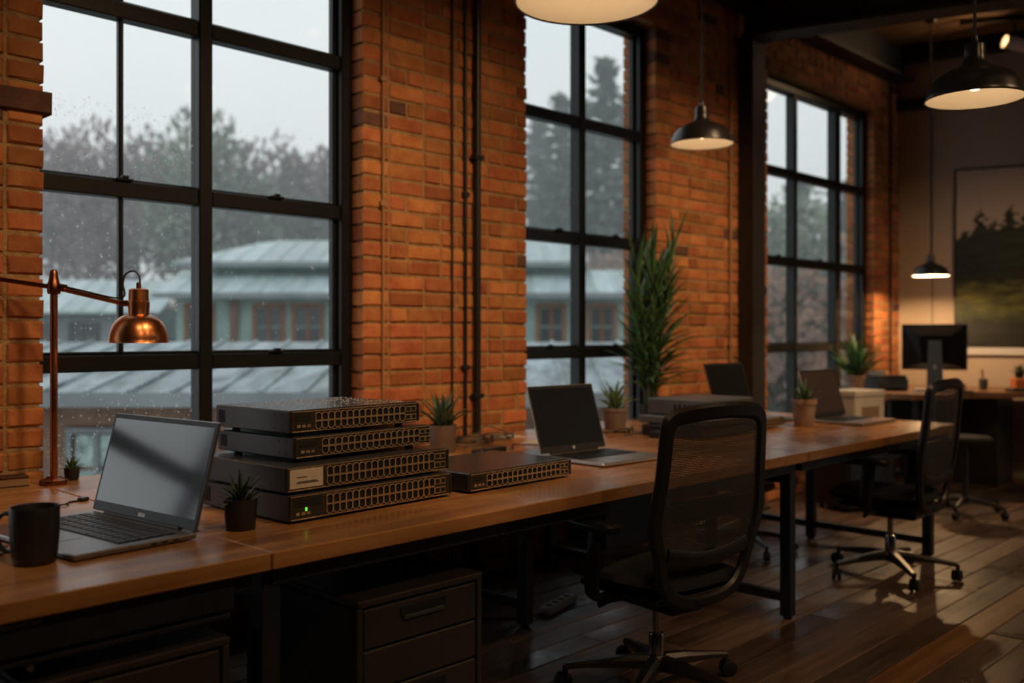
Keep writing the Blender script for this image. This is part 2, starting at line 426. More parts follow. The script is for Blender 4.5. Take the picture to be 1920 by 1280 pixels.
# floor: a base slab with every plank laid on it
fl = MB().box(X0, X1, Y0, YO, -0.25, -0.022).build('floor', 'floor_base')
tag(fl, 'dark worn wooden plank floor of the office', kind='structure')
def plank_mesh(L, Wd, name, m):
    c = 0.003; h = 0.022
    v = [(0, 0, -h), (L, 0, -h), (L, Wd, -h), (0, Wd, -h), (0, 0, -c), (L, 0, -c), (L, Wd, -c), (0, Wd, -c),
         (c, c, 0), (L-c, c, 0), (L-c, Wd-c, 0), (c, Wd-c, 0)]
    f = [(8, 9, 10, 11), (4, 5, 9, 8), (5, 6, 10, 9), (6, 7, 11, 10), (7, 4, 8, 11), (0, 1, 5, 4), (1, 2, 6, 5), (2, 3, 7, 6), (3, 0, 4, 7), (0, 3, 2, 1)]
    me = bpy.data.meshes.new(name); me.from_pydata(v, [], f); me.update(); me.materials.append(M[m]); return me
PW = 0.138
rows = int((YW - Y0) / PW) + 1
pl_cache = {}
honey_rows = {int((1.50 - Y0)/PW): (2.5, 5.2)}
for i in range(rows):
    y = Y0 + i*PW
    wd = min(PW, YW+0.004-y) - 0.004
    if wd < 0.03: continue
    x = X0
    first = True
    while x < X1 - 0.02:
        L = (1.2 + 1.8*R.random()) if first else R.choice((2.4, 2.8, 3.2, 3.6))
        first = False
        if X1 - x - L < 0.5: L = X1 - x
        key = (round(L, 1), round(wd, 3)); L2 = L - 0.004
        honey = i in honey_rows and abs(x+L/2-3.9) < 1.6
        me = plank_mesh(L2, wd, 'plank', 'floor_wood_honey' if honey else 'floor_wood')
        o = link('plank', me, fl, (x, y, R.uniform(-0.0015, 0.0012)))
        x += L

# ceiling boards
ce = MB().box(X0, X1, Y0, YO, ZCEIL+0.02, ZCEIL+0.2).build('ceiling', 'plaster_dark')
tag(ce, 'timber board ceiling high above the office', kind='structure')
SK = math.radians(15)
bw = 0.15
nb = int((X1-X0)/bw)
bm_ = MB().bbox(0, bw-0.006, Y0, YO, ZCEIL-0.002, ZCEIL+0.02, 0.004)
bme = bpy.data.meshes.new('ceiling_board'); bme.from_pydata(bm_.v, [], bm_.f); bme.materials.append(M['ceiling_wood'])
for i in range(nb): link('ceiling_board', bme, ce, (X0+i*bw, 0, R.uniform(-0.003, 0.003)))

# hidden sides of the room
tag(MB().box(X0-0.15, X0, Y0, YO, 0, ZCEIL+0.02).build('wall_west', 'plaster_dark'), 'dark plain wall at the near end of the office', kind='structure')
tag(MB().box(X0, X1, Y0-0.15, Y0, 0, ZCEIL+0.02).build('wall_south', 'plaster_dark'), 'dark plain wall opposite the windows', kind='structure')

# far end wall, slightly skewed in plan
E0 = Vector((9.02, YW+0.02, 0)); EDIR = Vector((math.sin(math.radians(16)), -math.cos(math.radians(16)), 0))
ER = math.atan2(EDIR.y, EDIR.x)
end = MB()
end.box(-0.3, 8.2, 0, 0.15, 0, ZCEIL+0.02)
end_o = end.build('wall_east', 'plaster', loc=tuple(E0), rot=(0, 0, ER))
tag(end_o, 'warm beige plaster end wall behind the far desk', kind='structure')
MB().box(0.305, 0.312, -0.004, 0.01, 0, 3.3).build('panel_joint', 'cord', end_o)
eb = MB().box(-0.1, 8.0, -0.06, 0.0, 3.36, 3.46).build('trim_2', 'dark_steel_beam', loc=tuple(E0), rot=(0, 0, ER))
tag(eb, 'dark steel rail high across the beige end wall', kind='structure')
eb2 = MB().box(-0.1, 8.0, -0.12, 0.0, 3.80, ZCEIL-0.004).build('trim_3', 'dark_steel_beam', loc=tuple(E0), rot=(0, 0, ER))
tag(eb2, 'dark beam where the end wall meets the ceiling', kind='structure')
rl = MB().box(0.40, 4.0, -0.035, 0.0, 1.085, 1.15).build('trim_4', 'rail_pale', loc=tuple(E0), rot=(0, 0, ER))
tag(rl, 'pale ledge along the end wall below the landscape picture', kind='structure')

# ---- brickwork
def brick_mesh(L, H, D, seed, m='brick'):
    r = random.Random(seed); c = 0.007; j = lambda a=0.0022: r.uniform(-a, a)
    v = [(0, D, 0), (L, D, 0), (L, D, H), (0, D, H)]
    v += [(0+j(.0015), c+j(), 0+j()), (L+j(.0015), c+j(), 0+j()), (L+j(.0015), c+j(), H+j()), (0+j(.0015), c+j(), H+j())]
    v += [(c+j(), j(), c+j()), (L-c+j(), j(), c+j()), (L-c+j(), j(), H-c+j()), (c+j(), j(), H-c+j())]
    f = [(8, 9, 10, 11), (4, 5, 9, 8), (5, 6, 10, 9), (6, 7, 11, 10), (7, 4, 8, 11), (0, 1, 5, 4), (1, 2, 6, 5), (2, 3, 7, 6), (3, 0, 4, 7)]
    return v, f
BC = {}
def brick_data(L, H, D, m='brick'):
    key = (round(L, 2), round(H, 3), round(D, 3), R.randrange(5), m)
    if key not in BC:
        v, f = brick_mesh(round(L, 2), H, D, hash(key[:4]) & 0xffff, m)
        me = bpy.data.meshes.new('brick'); me.from_pydata(v, [], f); me.update(); me.materials.append(M[m]); BC[key] = me
    return BC[key]
CH = 0.078; BH = 0.065; JT = 0.012
def lay(parent, items, limit=300):
    """items: (rank, L, D, pos, rz, mat): the best ranked become bricks of their own, the rest one joined part"""
    items = sorted(items, key=lambda t: t[0])
    for (rank, L, D, pos, rz, m) in items[:limit]:
        me = brick_data(L, BH, D, m)
        o = link('brick', me, parent, pos, (R.uniform(-.006, .006), R.uniform(-.004, .004), rz))
        o.scale = (L/round(L, 2), 1, 1)
    rest = items[limit:]
    if rest:
        b = MB()
        for (rank, L, D, pos, rz, m) in rest:
            v, f = brick_mesh(L, BH, D, R.randrange(9999)); mt = Matrix.Translation(pos) @ Matrix.Rotation(rz, 4, 'Z')
            b.add([tuple(mt @ Vector(q)) for q in v], f)
        tag(b.build('bricks', 'brick', parent), kind='stuff')

def course_lengths(width, phase, stack=None):
    """lengths of the bricks of one course"""
    out = []; x = 0.0
    if stack:
        n = max(1, round(width/(stack+JT))); L = (width-(n-1)*JT)/n
        return [(k*(L+JT), L) for k in range(n)]
    L = (0.212, 0.10)[phase % 2] if phase < 4 else 0.155
    while x < width - 0.02:
        rem = width - x
        l = min(L, rem)
        if 0 < rem - l - JT < 0.06: l = rem
        out.append((x, l)); x += l + JT; L = R.choice((0.212, 0.212, 0.212, 0.10))
    return out

def pier(name, x0, x1, label, z0=0.0, z1=ZTOP, stack=None, right_reveal=False, left_reveal=False, zhide=0.6, mort=True):
    core = MB().box(x0+0.012, x1-0.012, YW+0.008, YG-0.032, z0, z1).box(x0+0.012, x1-0.078, YG-0.032, YO-0.01, z0, z1).build(name, 'mortar')
    tag(core, label, kind='structure')
    items = []; n = int((z1 - z0 + 0.005)/CH); base = z0
    for k in range(n):
        z = base + k*CH + 0.007
        for (dx, L) in course_lengths(x1-x0, k, stack):
            yy = YW + R.uniform(-0.0035, 0.0035)
            rank = 0 if z > zhide else 1
            rank += 0.001*abs(z-1.8)
            items.append((rank, L, 0.083, (x0+dx, yy, z), 0.0, 'brick_dark' if R.random() < 0.03 else 'brick'))
        # bricks that show on the window reveals, outside the frame
        if left_reveal:       # reveal facing -x (right jamb of the window before this pier)
            items.append(((0.2 if z > zhide else 1.2)+0.001*abs(z-1.8), YO-YG-0.06-0.002, 0.09, (x0-0.001, YO, z), -PI/2, 'brick'))
    lay(core, items)
    return core

p1 = pier('wall_north_pier', 0.80, 1.33, 'red brick pier at the left edge beside the copper lamp', stack=0.107)
# one brick stands proud of that pier
o = link('brick', brick_data(0.20, BH+0.012, 0.13, 'brick_dark'), p1, (1.155, YW-0.016, 2.075), (0, 0, 0)); o.scale = (1.0, 1, 1.05)
pier('wall_north_pier', 2.771, 3.906, 'orange brick pier with conduits between the two large windows', left_reveal=True)
pier('wall_north_pier', 5.132, 6.576, 'brick pier behind the tall leafy plant and steel column', left_reveal=True)
pier('wall_north_pier', 8.485, 9.03, 'narrow brick pier next to the beige end wall', left_reveal=True)
tag(MB().box(X0, -0.75, YW, YO, 0, ZTOP).build('wall_north_pier', 'mortar'), 'brick wall stretch beyond the left edge of the view', kind='structure')

def strip(name, x0, x1, z0, z1, label, rank_all=0, bricks=True):
    core = MB().box(x0-0.01, x1+0.01, YW+0.008, YO-0.01, z0, z1).build(name, 'mortar')
    tag(core, label, kind='structure')
    items = []; n = int((z1-z0+0.01)/CH)
    for k in range(n):
        for (dx, L) in course_lengths(x1-x0, k):
            items.append((rank_all, L, 0.10, (x0+dx, YW+R.uniform(-.003, .003), z0+k*CH+0.007), 0.0, 'brick'))
    if bricks: lay(core, items)
wins = [(-0.75, 0.80), (1.33, 2.771), (3.906, 5.132), (6.576, 8.485)]
sl = ['low brick wall under the unseen left window', 'low brick wall under the large left window', 'low brick wall under the middle window', 'low brick wall under the far right window']
ll = ['brick band above the unseen left window', 'brick band above the large left window', 'brick band above the middle window', 'brick band above the far right window']
for k, (a, b) in enumerate(wins):
    strip('wall_north_spandrel', a, b, 0.0, Z_SILL-0.03, sl[k], bricks=(k > 0))
    strip('wall_north_lintel', a, b, Z_HEAD+0.012, ZTOP, ll[k], bricks=(k > 1))
    s = MB().bbox(a, b, YW-0.03, YO+0.03, Z_SILL-0.03, Z_SILL, 0.004).build('trim_1' if k == 0 else 'trim_%d' % (k+10), 'window_paint')
    tag(s, ['black sill of the unseen left window', 'black sill of the large left window', 'black sill of the middle window', 'black sill of the far right window'][k], kind='structure')

# steel beam running along the top of the window wall, with flange
bmn = MB().box(X0, 9.0, YW-0.16, YO, ZTOP, ZTOP+0.03).box(X0, 9.0, YW-0.06, YO, ZTOP+0.03, ZCEIL-0.003)
tag(bmn.build('trim_5', 'dark_steel_beam'), 'dark steel beam along the top of the brick window wall', kind='structure')

# steel column and the cross beam it carries
cm = MB()
cx0, cx1, cy0, cy1 = 6.137, 6.31, 3.535, 3.652
cm.box(cx0, cx1, cy0, cy0+0.014, 0, 3.40).box(cx0, cx1, cy1-0.014, cy1, 0, 3.40).box(cx0+0.004, cx0+0.03, cy0+0.014, cy1-0.014, 0, 3.40).box(cx1-0.03, cx1-0.004, cy0+0.014, cy1-0.014, 0, 3.40)
co = cm.build('steel_column', 'column_steel')
tag(co, 'dark steel column standing against the brick wall before the far window', 'column')
MB().box(cx0-0.03, cx1+0.03, cy0-0.03, cy1, 0, 0.02).build('base_plate', 'column_steel', co)
MB().bbox(cx0-0.03, cx1+0.03, cy0-0.05, cy1-0.001, 3.39, 3.405, 0.002).build('cap_plate', 'column_steel', co)
BD = math.radians(17)
bdir = Vector((math.sin(BD), -math.cos(BD), 0)); br = math.atan2(bdir.y, bdir.x)
xb = MB().box(-0.02, 7.9, -0.11, 0.11, 3.405, 3.43).box(-0.02, 7.9, -0.012, 0.012, 3.43, 3.88).box(-0.02, 7.9, -0.11, 0.11, 3.88, 3.905)
xbo = xb.build('cross_beam', 'dark_steel_beam', loc=(6.20, 3.62, 0), rot=(0, 0, br))
tag(xbo, 'dark steel cross beam reaching over the room from the column', 'beam')

# ---- windows
def bar(mb, x0, x1, z0, z1, y0=YG-0.03, y1=YG+0.045): mb.bbox(x0, x1, y0, y1, z0, z1, 0.005)
def window(n, x0, x1, mullions, label, muntins=(), latches=(), drops=False):
    """mullions: (x, width); muntins: (x, z0, z1) thin bars"""
    root = empty('window_%d' % n, ((x0+x1)/2, YG, Z_SILL), label=label, kind='structure')
    inv = Matrix.Translation((-(x0+x1)/2, -YG, -Z_SILL))
    def put(mb, name, m, parent=None, **kw):
        mb.v = [tuple(inv @ Vector(v)) for v in mb.v]; return mb.build(name, m, parent or root, **kw)
    fw = 0.058
    f = MB()
    for (a, b, c, d) in ((x0, x0+fw, Z_SILL, Z_HEAD), (x1-fw, x1, Z_SILL, Z_HEAD)): bar(f, a, b, c, d, YG-0.03, YG+0.06)
    bar(f, x0+fw, x1-fw, Z_HEAD-0.075, Z_HEAD, YG-0.03, YG+0.06); bar(f, x0+fw, x1-fw, Z_SILL, Z_SILL+0.06, YG-0.03, YG+0.06)
    # inner sash lip
    for (a, b) in ((x0+fw, x0+fw+0.022), (x1-fw-0.022, x1-fw)): bar(f, a, b, Z_SILL+0.06, Z_HEAD-0.075, YG+0.01, YG+0.05)
    put(f, 'window_frame', 'window_paint')
    for (mx, mw) in mullions:
        b = MB(); bar(b, mx-mw/2, mx+mw/2, Z_SILL+0.06, Z_HEAD-0.075, YG-0.025, YG+0.055); put(b, 'mullion', 'window_paint')
    xs = [x0+fw] + [v for mx, mw in sorted(mullions) for v in (mx-mw/2, mx+mw/2)] + [x1-fw]
    cols = [(xs[i], xs[i+1]) for i in range(0, len(xs), 2)]
    zs = [1.16, 1.85, 2.56]; th = 0.066
    rows_ = [(Z_SILL+0.06, zs[0]-th/2), (zs[0]+th/2, zs[1]-th/2), (zs[1]+th/2, zs[2]-th/2), (zs[2]+th/2, Z_HEAD-0.075)]
    for (a, b) in cols:
        for z in zs:
            t = MB(); bar(t, a, b, z-th/2, z+th/2, YG-0.02, YG+0.05); bar(t, a, b, z+th/2, z+th/2+0.012, YG+0.005, YG+0.04)
            put(t, 'transom', 'window_paint')
        for ri, (c, d) in enumerate(rows_):
            cuts = [a] + [mx for (mx, za, zb) in muntins if a < mx < b and za <= c+0.01 and zb >= d-0.01] + [b]
            for q in range(1, len(cuts)-1):
                t = MB(); bar(t, cuts[q]-0.010, cuts[q]+0.010, c, d, YG, YG+0.03); put(t, 'muntin', 'window_paint')
            for q in range(len(cuts)-1):
                g = MB().box(cuts[q], cuts[q+1], YG+0.02, YG+0.024, c, d); po = put(g, 'pane', 'window_glass')
                if drops and ri < 3:
                    dr = MB(); rr = random.Random(n*100+ri*10+q)
                    for _ in range(int(1500*(cuts[q+1]-cuts[q])*(d-c)*drops*(1.0 if cuts[q] < 1.9 else 0.35))):
                        s = abs(rr.gauss(0.0012, 0.0009))+0.0007; X = rr.uniform(cuts[q]+.01, cuts[q+1]-.01); Z = rr.uniform(c+.01, min(d-.01, 2.2))
                        l = s*rr.choice((1, 1, 1, 1.8)); k_ = rr.uniform(-0.6, 0.6)*l
                        dr.add([(X-s, YG+0.02, Z), (X-k_, YG+0.02, Z-l), (X+s, YG+0.02, Z), (X+k_, YG+0.02, Z+l), (X, YG+0.02-s*0.7, Z)],
                               [(0, 1, 4), (1, 2, 4), (2, 3, 4), (3, 0, 4)])
                    if dr.v: tag(put(dr, 'raindrops', 'raindrop', po), kind='stuff')
    for (lx, lz) in latches:
        t = MB(); t.bbox(lx-0.035, lx+0.035, YG-0.035, YG-0.012, lz+0.033, lz+0.042, 0.002); t.bbox(lx-0.012, lx+0.014, YG-0.04, YG-0.015, lz+0.042, lz+0.052, 0.002)
        put(t, 'latch', 'window_paint')
    return root
window(1, 1.258, 2.771, [(2.02, 0.062)], 'large black framed window at left looking onto wet roofs and trees',
       muntins=[(1.668, 1.15, 3.3)], latches=[(1.668, 1.85), (2.36, 1.85), (2.36, 1.16)], drops=1.0)
window(2, 3.834, 5.132, [(4.50, 0.062)], 'black framed window between the orange pier and the tall plant',
       latches=[(4.28, 1.85), (4.82, 1.85), (4.82, 1.16), (4.2, 1.16)], drops=0.35)
window(3, 6.504, 8.485, [(7.19, 0.055), (7.95, 0.10)], 'far black framed window right of the steel column', latches=[(7.6, 1.85), (6.9, 1.85)])
window(4, -0.75, 0.80, [(0.02, 0.062)], 'black framed window beyond the left edge, mirrored in the laptop screen')

# ---- conduits on the brick pier
def conduit(x, r, m, label, z0=0.0, z1=ZTOP, y=None, clips=()):
    y = y if y is not None else YW - r - 0.004
    o = empty('conduit', (x, y, 0), label=label, cat='conduit')
    MB().tube([(0, 0, z0), (0, 0, (z0+z1)/2), (0, 0, z1-0.002)], r, 10).build('pipe', m, o, smooth=True)
    for z in clips: MB().bbox(-r-0.012, r+0.012, -r-0.003, r+0.003, z-0.012, z+0.012, 0.002).build('clip', m, o)
conduit(2.885, 0.006, 'conduit_tan', 'thin tan conduit on the pier nearest the large left window', clips=(0.9, 1.9, 2.5))
conduit(3.335, 0.0055, 'cord', 'thinnest black cable running up the middle of the orange brick pier')
conduit(3.425, 0.009, 'black_steel', 'slim dark pipe just left of the thick black pipe', clips=(1.1, 2.0))
conduit(3.50, 0.019, 'black_steel', 'thick black vertical pipe on the orange brick pier', clips=(0.95, 2.2))
conduit(6.02, 0.010, 'conduit_tan', 'tan vertical conduit on the brick just left of the steel column', clips=(1.2, 2.4))
conduit(8.80, 0.010, 'cord', 'dark cable on the narrow pier beside the end wall')

# picture on the end wall
def picture_mat():
    m = bpy.data.materials.new('landscape_print'); m.use_nodes = True; N = NT(m); b = m.node_tree.nodes['Principled BSDF']
    b.inputs['Roughness'].default_value = 0.55
    tc = N.n('ShaderNodeTexCoord'); sp = N.n('ShaderNodeSeparateXYZ'); N.l(tc.outputs['Generated'], sp.inputs[0])
    no = N.n('ShaderNodeTexNoise', Scale=26.0, Detail=6.0, Roughness=0.7); N.l(tc.outputs['Generated'], no.inputs['Vector'])
    nz = N.n('ShaderNodeMath', operation='MULTIPLY_ADD'); nz.inputs[1].default_value = 0.16; nz.inputs[2].default_value = -0.08; N.l(no.outputs['Fac'], nz.inputs[0])
    X = N.n('ShaderNodeMath', operation='ADD'); N.l(sp.outputs[0], X.inputs[0]); N.l(nz.outputs[0], X.inputs[1]); X = X.outputs[0]
    Z = N.n('ShaderNodeMath', operation='ADD'); N.l(sp.outputs[2], Z.inputs[0]); N.l(nz.outputs[0], Z.inputs[1])
    cur = None
    for (c, pk, sl_) in ((0.03, 0.66, 2.0), (0.085, 0.78, 4.5), (0.135, 0.72, 3.2), (0.19, 0.80, 4.5), (0.25, 0.77, 4.0), (0.31, 0.70, 2.6), (0.40, 0.79, 4.0), (0.52, 0.74, 2.2), (0.66, 0.8, 3.0), (0.82, 0.76, 2.2), (0.95, 0.8, 3.0)):
        d = N.n('ShaderNodeMath', operation='SUBTRACT'); d.inputs[1].default_value = c; N.l(X, d.inputs[0])
        a = N.n('ShaderNodeMath', operation='ABSOLUTE'); N.l(d.outputs[0], a.inputs[0])
        h = N.n('ShaderNodeMath', operation='MULTIPLY_ADD'); h.inputs[1].default_value = -sl_; h.inputs[2].default_value = pk; N.l(a.outputs[0], h.inputs[0])
        if cur is None: cur = h.outputs[0]
        else:
            mx = N.n('ShaderNodeMath', operation='MAXIMUM'); N.l(cur, mx.inputs[0]); N.l(h.outputs[0], mx.inputs[1]); cur = mx.outputs[0]
    tree = N.n('ShaderNodeMath', operation='LESS_THAN'); N.l(Z.outputs[0], tree.inputs[0]); N.l(cur, tree.inputs[1])
    rp = N.n('ShaderNodeValToRGB'); N.l(Z.outputs[0], rp.inputs['Fac']); e = rp.color_ramp.elements
    e[0].position = 0.0; e[0].color = (0.006, 0.007, 0.005, 1); e[1].position = 1.0; e[1].color = (0.02, 0.024, 0.014, 1)
    for p_, c_ in ((0.13, (0.012, 0.014, 0.008)), (0.19, (0.07, 0.08, 0.018)), (0.28, (0.20, 0.19, 0.05)), (0.34, (0.12, 0.115, 0.03)), (0.37, (0.012, 0.016, 0.010)), (0.6, (0.02, 0.026, 0.016))):
        q = e.new(p_); q.color = (*c_, 1)
    n2 = N.n('ShaderNodeTexNoise', Scale=9.0, Detail=5.0); mp = N.n('ShaderNodeMapping'); mp.inputs['Scale'].default_value = (1, 1, 3.5); N.l(tc.outputs['Generated'], mp.inputs[0]); N.l(mp.outputs[0], n2.inputs['Vector'])
    mr = N.n('ShaderNodeMapRange'); N.l(n2.outputs['Fac'], mr.inputs['Value']); mr.inputs['From Min'].default_value = .35; mr.inputs['From Max'].default_value = .65; mr.inputs['To Min'].default_value = .35; mr.inputs['To Max'].default_value = 1.4
    hs = N.n('ShaderNodeHueSaturation'); N.l(mr.outputs[0], hs.inputs['Value']); N.l(rp.outputs[0], hs.inputs['Color'])
    mx = N.n('ShaderNodeMixRGB'); mx.inputs['Color1'].default_value = (0.50, 0.385, 0.31, 1); N.l(tree.outputs[0], mx.inputs['Fac']); N.l(hs.outputs[0], mx.inputs['Color2'])
    N.l(mx.outputs[0], b.inputs['Base Color']); MATS['landscape_print'] = m
picture_mat()
pic = empty('landscape_picture', tuple(E0 + EDIR*1.5 + Vector((-EDIR.y, EDIR.x, 0))*-0.0), ER, 'large framed print of dark conifers above a green field', 'picture')
MB().box(-0.99, 1.35, -0.03, -0.012, 1.17, 2.76).build('print', 'landscape_print', pic)
fr = MB().box(-1.005, -0.99, -0.038, 0.0, 1.155, 2.775).box(1.35, 1.365, -0.038, 0, 1.155, 2.775).box(-0.99, 1.35, -0.038, 0, 2.76, 2.775).box(-0.99, 1.35, -0.038, 0, 1.155, 1.17)
fr.build('picture_frame', 'black_plastic', pic)
# ------------------------------------------------------------------ desks
ZD = 0.75; TT = 0.043
YF, YB = 2.02, 3.615
def desk(x0, x1, frames, label, extra=None, shared_left=False):
    root = empty('bench_desk', ((x0+x1)/2, (YF+YB)/2, 0), label=label, cat='desk', group='joined wooden bench desks')
    off = Vector(root.location)
    def put(mb, name, m, parent=None, **kw):
        mb.v = [tuple(Vector(v)-off) for v in mb.v]; return mb.build(name, m, parent or root, **kw)
    put(MB().bbox(x0, x1, YF, YB, ZD-TT, ZD, 0.003), 'tabletop', 'desk_wood')
    zt = ZD-TT-0.0005
    L = 0.052
    for ya, yb in ((YF+0.05, YF+0.09), (2.80, 2.84), (YB-0.09, YB-0.05)):
        put(MB().bbox(x0+0.03, x1-0.03, ya, yb, zt-0.05, zt, 0.002), 'rail', 'black_steel')
    for fx in frames:
        for y in (YF+0.085, 2.82, YB-0.08):
            put(MB().bbox(fx-L/2, fx+L/2, y-L/2, y+L/2, 0.012, zt, 0.003), 'leg', 'black_steel')
            put(MB().lathe([(0.0, 0.0), (0.02, 0.0), (0.02, 0.012), (0.0, 0.012)], 12, fx, y), 'foot', 'black_plastic')
        for ya, yb in ((YF+0.085+L/2, 2.82-L/2), (2.82+L/2, YB-0.08-L/2)):
            put(MB().bbox(fx-0.02, fx+0.02, ya, yb, 0.075, 0.115, 0.002), 'stretcher', 'black_steel')
            put(MB().bbox(fx-0.02, fx+0.02, ya, yb, zt-0.10, zt-0.052, 0.002), 'cross_rail', 'black_steel')
    if extra: extra(put)
    return root
def mid_support(put):
    L = 0.052; fx = 3.05; zt = ZD-TT-0.0005
    for y in (2.87, YB-0.08):
        put(MB().bbox(fx-L/2, fx+L/2, y-L/2, y+L/2, 0.012, zt-0.051, 0.003), 'leg', 'black_steel')
        put(MB().lathe([(0.0, 0.0), (0.02, 0.0), (0.02, 0.012), (0.0, 0.012)], 12, fx, y), 'foot', 'black_plastic')
    put(MB().bbox(fx-0.02, fx+0.02, 2.90, YB-0.11, 0.075, 0.12, 0.002), 'stretcher', 'black_steel')
    put(MB().bbox(1.34, 3.92, 2.96, 3.0, 0.47, 0.56, 0.002), 'modesty_beam', 'black_steel')
    put(MB().bbox(1.34, 3.92, 3.40, 3.44, 0.30, 0.36, 0.002), 'modesty_beam', 'black_steel')
def tray(put):
    put(MB().bbox(-0.2, 1.18, YF+0.035, YF+0.05, 0.625, 0.70, 0.003), 'tray_front', 'black_steel')
    put(MB().bbox(0.45, 0.74, YF+0.026, YF+0.036, 0.688, 0.696, 0.002), 'tray_lip', 'laptop_alu')
    put(MB().lathe([(0, 0), (0.007, 0.0), (0.007, 0.006), (0, 0.006)], 12, rot=Matrix.Translation((0.72, YF+0.035, 0.60)) @ Matrix.Rotation(PI/2, 4, 'X')), 'lock', 'chrome')
    put(MB().bbox(-0.2, 1.18, YF+0.05, YF+0.5, 0.600, 0.612, 0.002), 'tray_floor', 'black_steel')
desk(-1.45, 1.258, (-1.38,), 'wooden desk section under the copper lamp and mug', tray)
desk(1.262, 3.985, (1.295, 3.957), 'wooden desk section carrying the stack of network switches', mid_support)
desk(3.991, 5.86, (5.60,), 'far wooden desk section carrying the laptop with the painted rose reflection')

# ------------------------------------------------------------------ pedestals
def pedestal(x0, x1, yf, yb, zt, drawers, label, grp='drawer pedestals under the desks'):
    root = empty('drawer_pedestal', ((x0+x1)/2, (yf+yb)/2, 0), label=label, cat='cabinet', group=grp)
    off = Vector(root.location)
    def put(mb, name, m, parent=None, **kw):
        mb.v = [tuple(Vector(v)-off) for v in mb.v]; return mb.build(name, m, parent or root, **kw)
    put(MB().bbox(x0+0.004, x1-0.004, yf+0.03, yb, 0.03, zt-0.022, 0.003), 'body', 'cabinet_metal')
    put(MB().bbox(x0, x1, yf, yb, zt-0.02, zt, 0.004), 'top_panel', 'cabinet_metal')
    for a, b in ((x0, x0+0.02), (x1-0.02, x1)): put(MB().bbox(a, b, yf+0.004, yf+0.03, 0.03, zt-0.021, 0.003), 'side_rim', 'cabinet_metal')
    for q in ((x0+.03, yf+.06), (x1-.03, yf+.06), (x0+.03, yb-.04), (x1-.03, yb-.04)):
        put(MB().lathe([(0, 0), (0.016, 0), (0.016, 0.03), (0, 0.03)], 12, *q), 'foot', 'black_plastic')
    z = zt-0.028
    for (h, handle) in drawers:
        d = put(MB().bbox(x0+0.024, x1-0.024, yf+0.006, yf+0.029, z-h+0.005, z, 0.004), 'drawer', 'cabinet_metal')
        if handle:
            cx = (x0+x1)/2
            hb = MB().bbox(cx-0.075, cx+0.075, yf-0.004, yf+0.007, z-0.052, z-0.040, 0.002)
            hb.v = [tuple(Vector(v)-off) for v in hb.v]; hb.build('handle', 'grey_dark', d)
            hs = MB().box(cx-0.085, cx+0.085, yf+0.003, yf+0.0065, z-0.040, z-0.018); hs.v = [tuple(Vector(v)-off) for v in hs.v]; hs.build('finger_slot', 'port_dark', d)
        z -= h
    return root
pedestal(1.575, 2.045, 2.10, 2.68, 0.55, ((0.115, True), (0.115, False), (0.135, True), (0.12, False)), 'dark metal drawer pedestal below the stack of network switches')
pedestal(0.72, 1.19, 2.09, 2.67, 0.55, ((0.115, False), (0.115, True), (0.135, False), (0.12, True)), 'dark metal drawer pedestal below the open near laptop')

# hanging computer holder under the desk
hc = empty('computer_holder', (3.30, 2.55, 0.38), label='black box hung under the desk behind the near chair arm', cat='computer')
MB().bbox(-0.22, 0.22, -0.10, 0.10, 0.0, 0.245, 0.006).build('case', 'black_plastic', hc)
for x in (-0.15, 0.15): MB().box(x-0.015, x+0.015, -0.105, 0.105, 0.245, 0.327).build('bracket', 'black_steel', hc)

# ------------------------------------------------------------------ network switches
def port_mesh(pw, ph, flip):
    c = pw*0.28; w = 0.0022
    def ring(a, b, cc):
        return [(-a+cc*0.3, -b), (a-cc*0.3, -b), (a, -b+cc*0.3), (a, b-cc), (a-cc, b), (-a+cc, b), (-a, b-cc), (-a, -b+cc*0.3)]
    o = ring(pw/2, ph/2, c); i_ = ring(pw/2-w, ph/2-w, c*0.8)
    s = -1 if flip else 1
    v = [(x, -0.004, z*s) for x, z in o] + [(x, -0.004, z*s) for x, z in i_] + [(x, -0.0006, z*s) for x, z in i_] + [(x, 0.0, z*s) for x, z in o]
    f = []; mi = []
    for k in range(8):
        n = (k+1) % 8
        f += [(k, n, 8+n, 8+k), (8+k, 8+n, 16+n, 16+k), (24+k, 24+n, n, k)]; mi += [0, 1, 0]
    f.append(tuple(range(16, 24))); mi.append(1)
    if flip: f = [q[::-1] for q in f]
    me = bpy.data.meshes.new('port'); me.from_pydata(v, [], f); me.update()
    me.materials.append(M['port_frame']); me.materials.append(M['port_dark'])
    for p, k in zip(me.polygons, mi): p.material_index = k
    return me
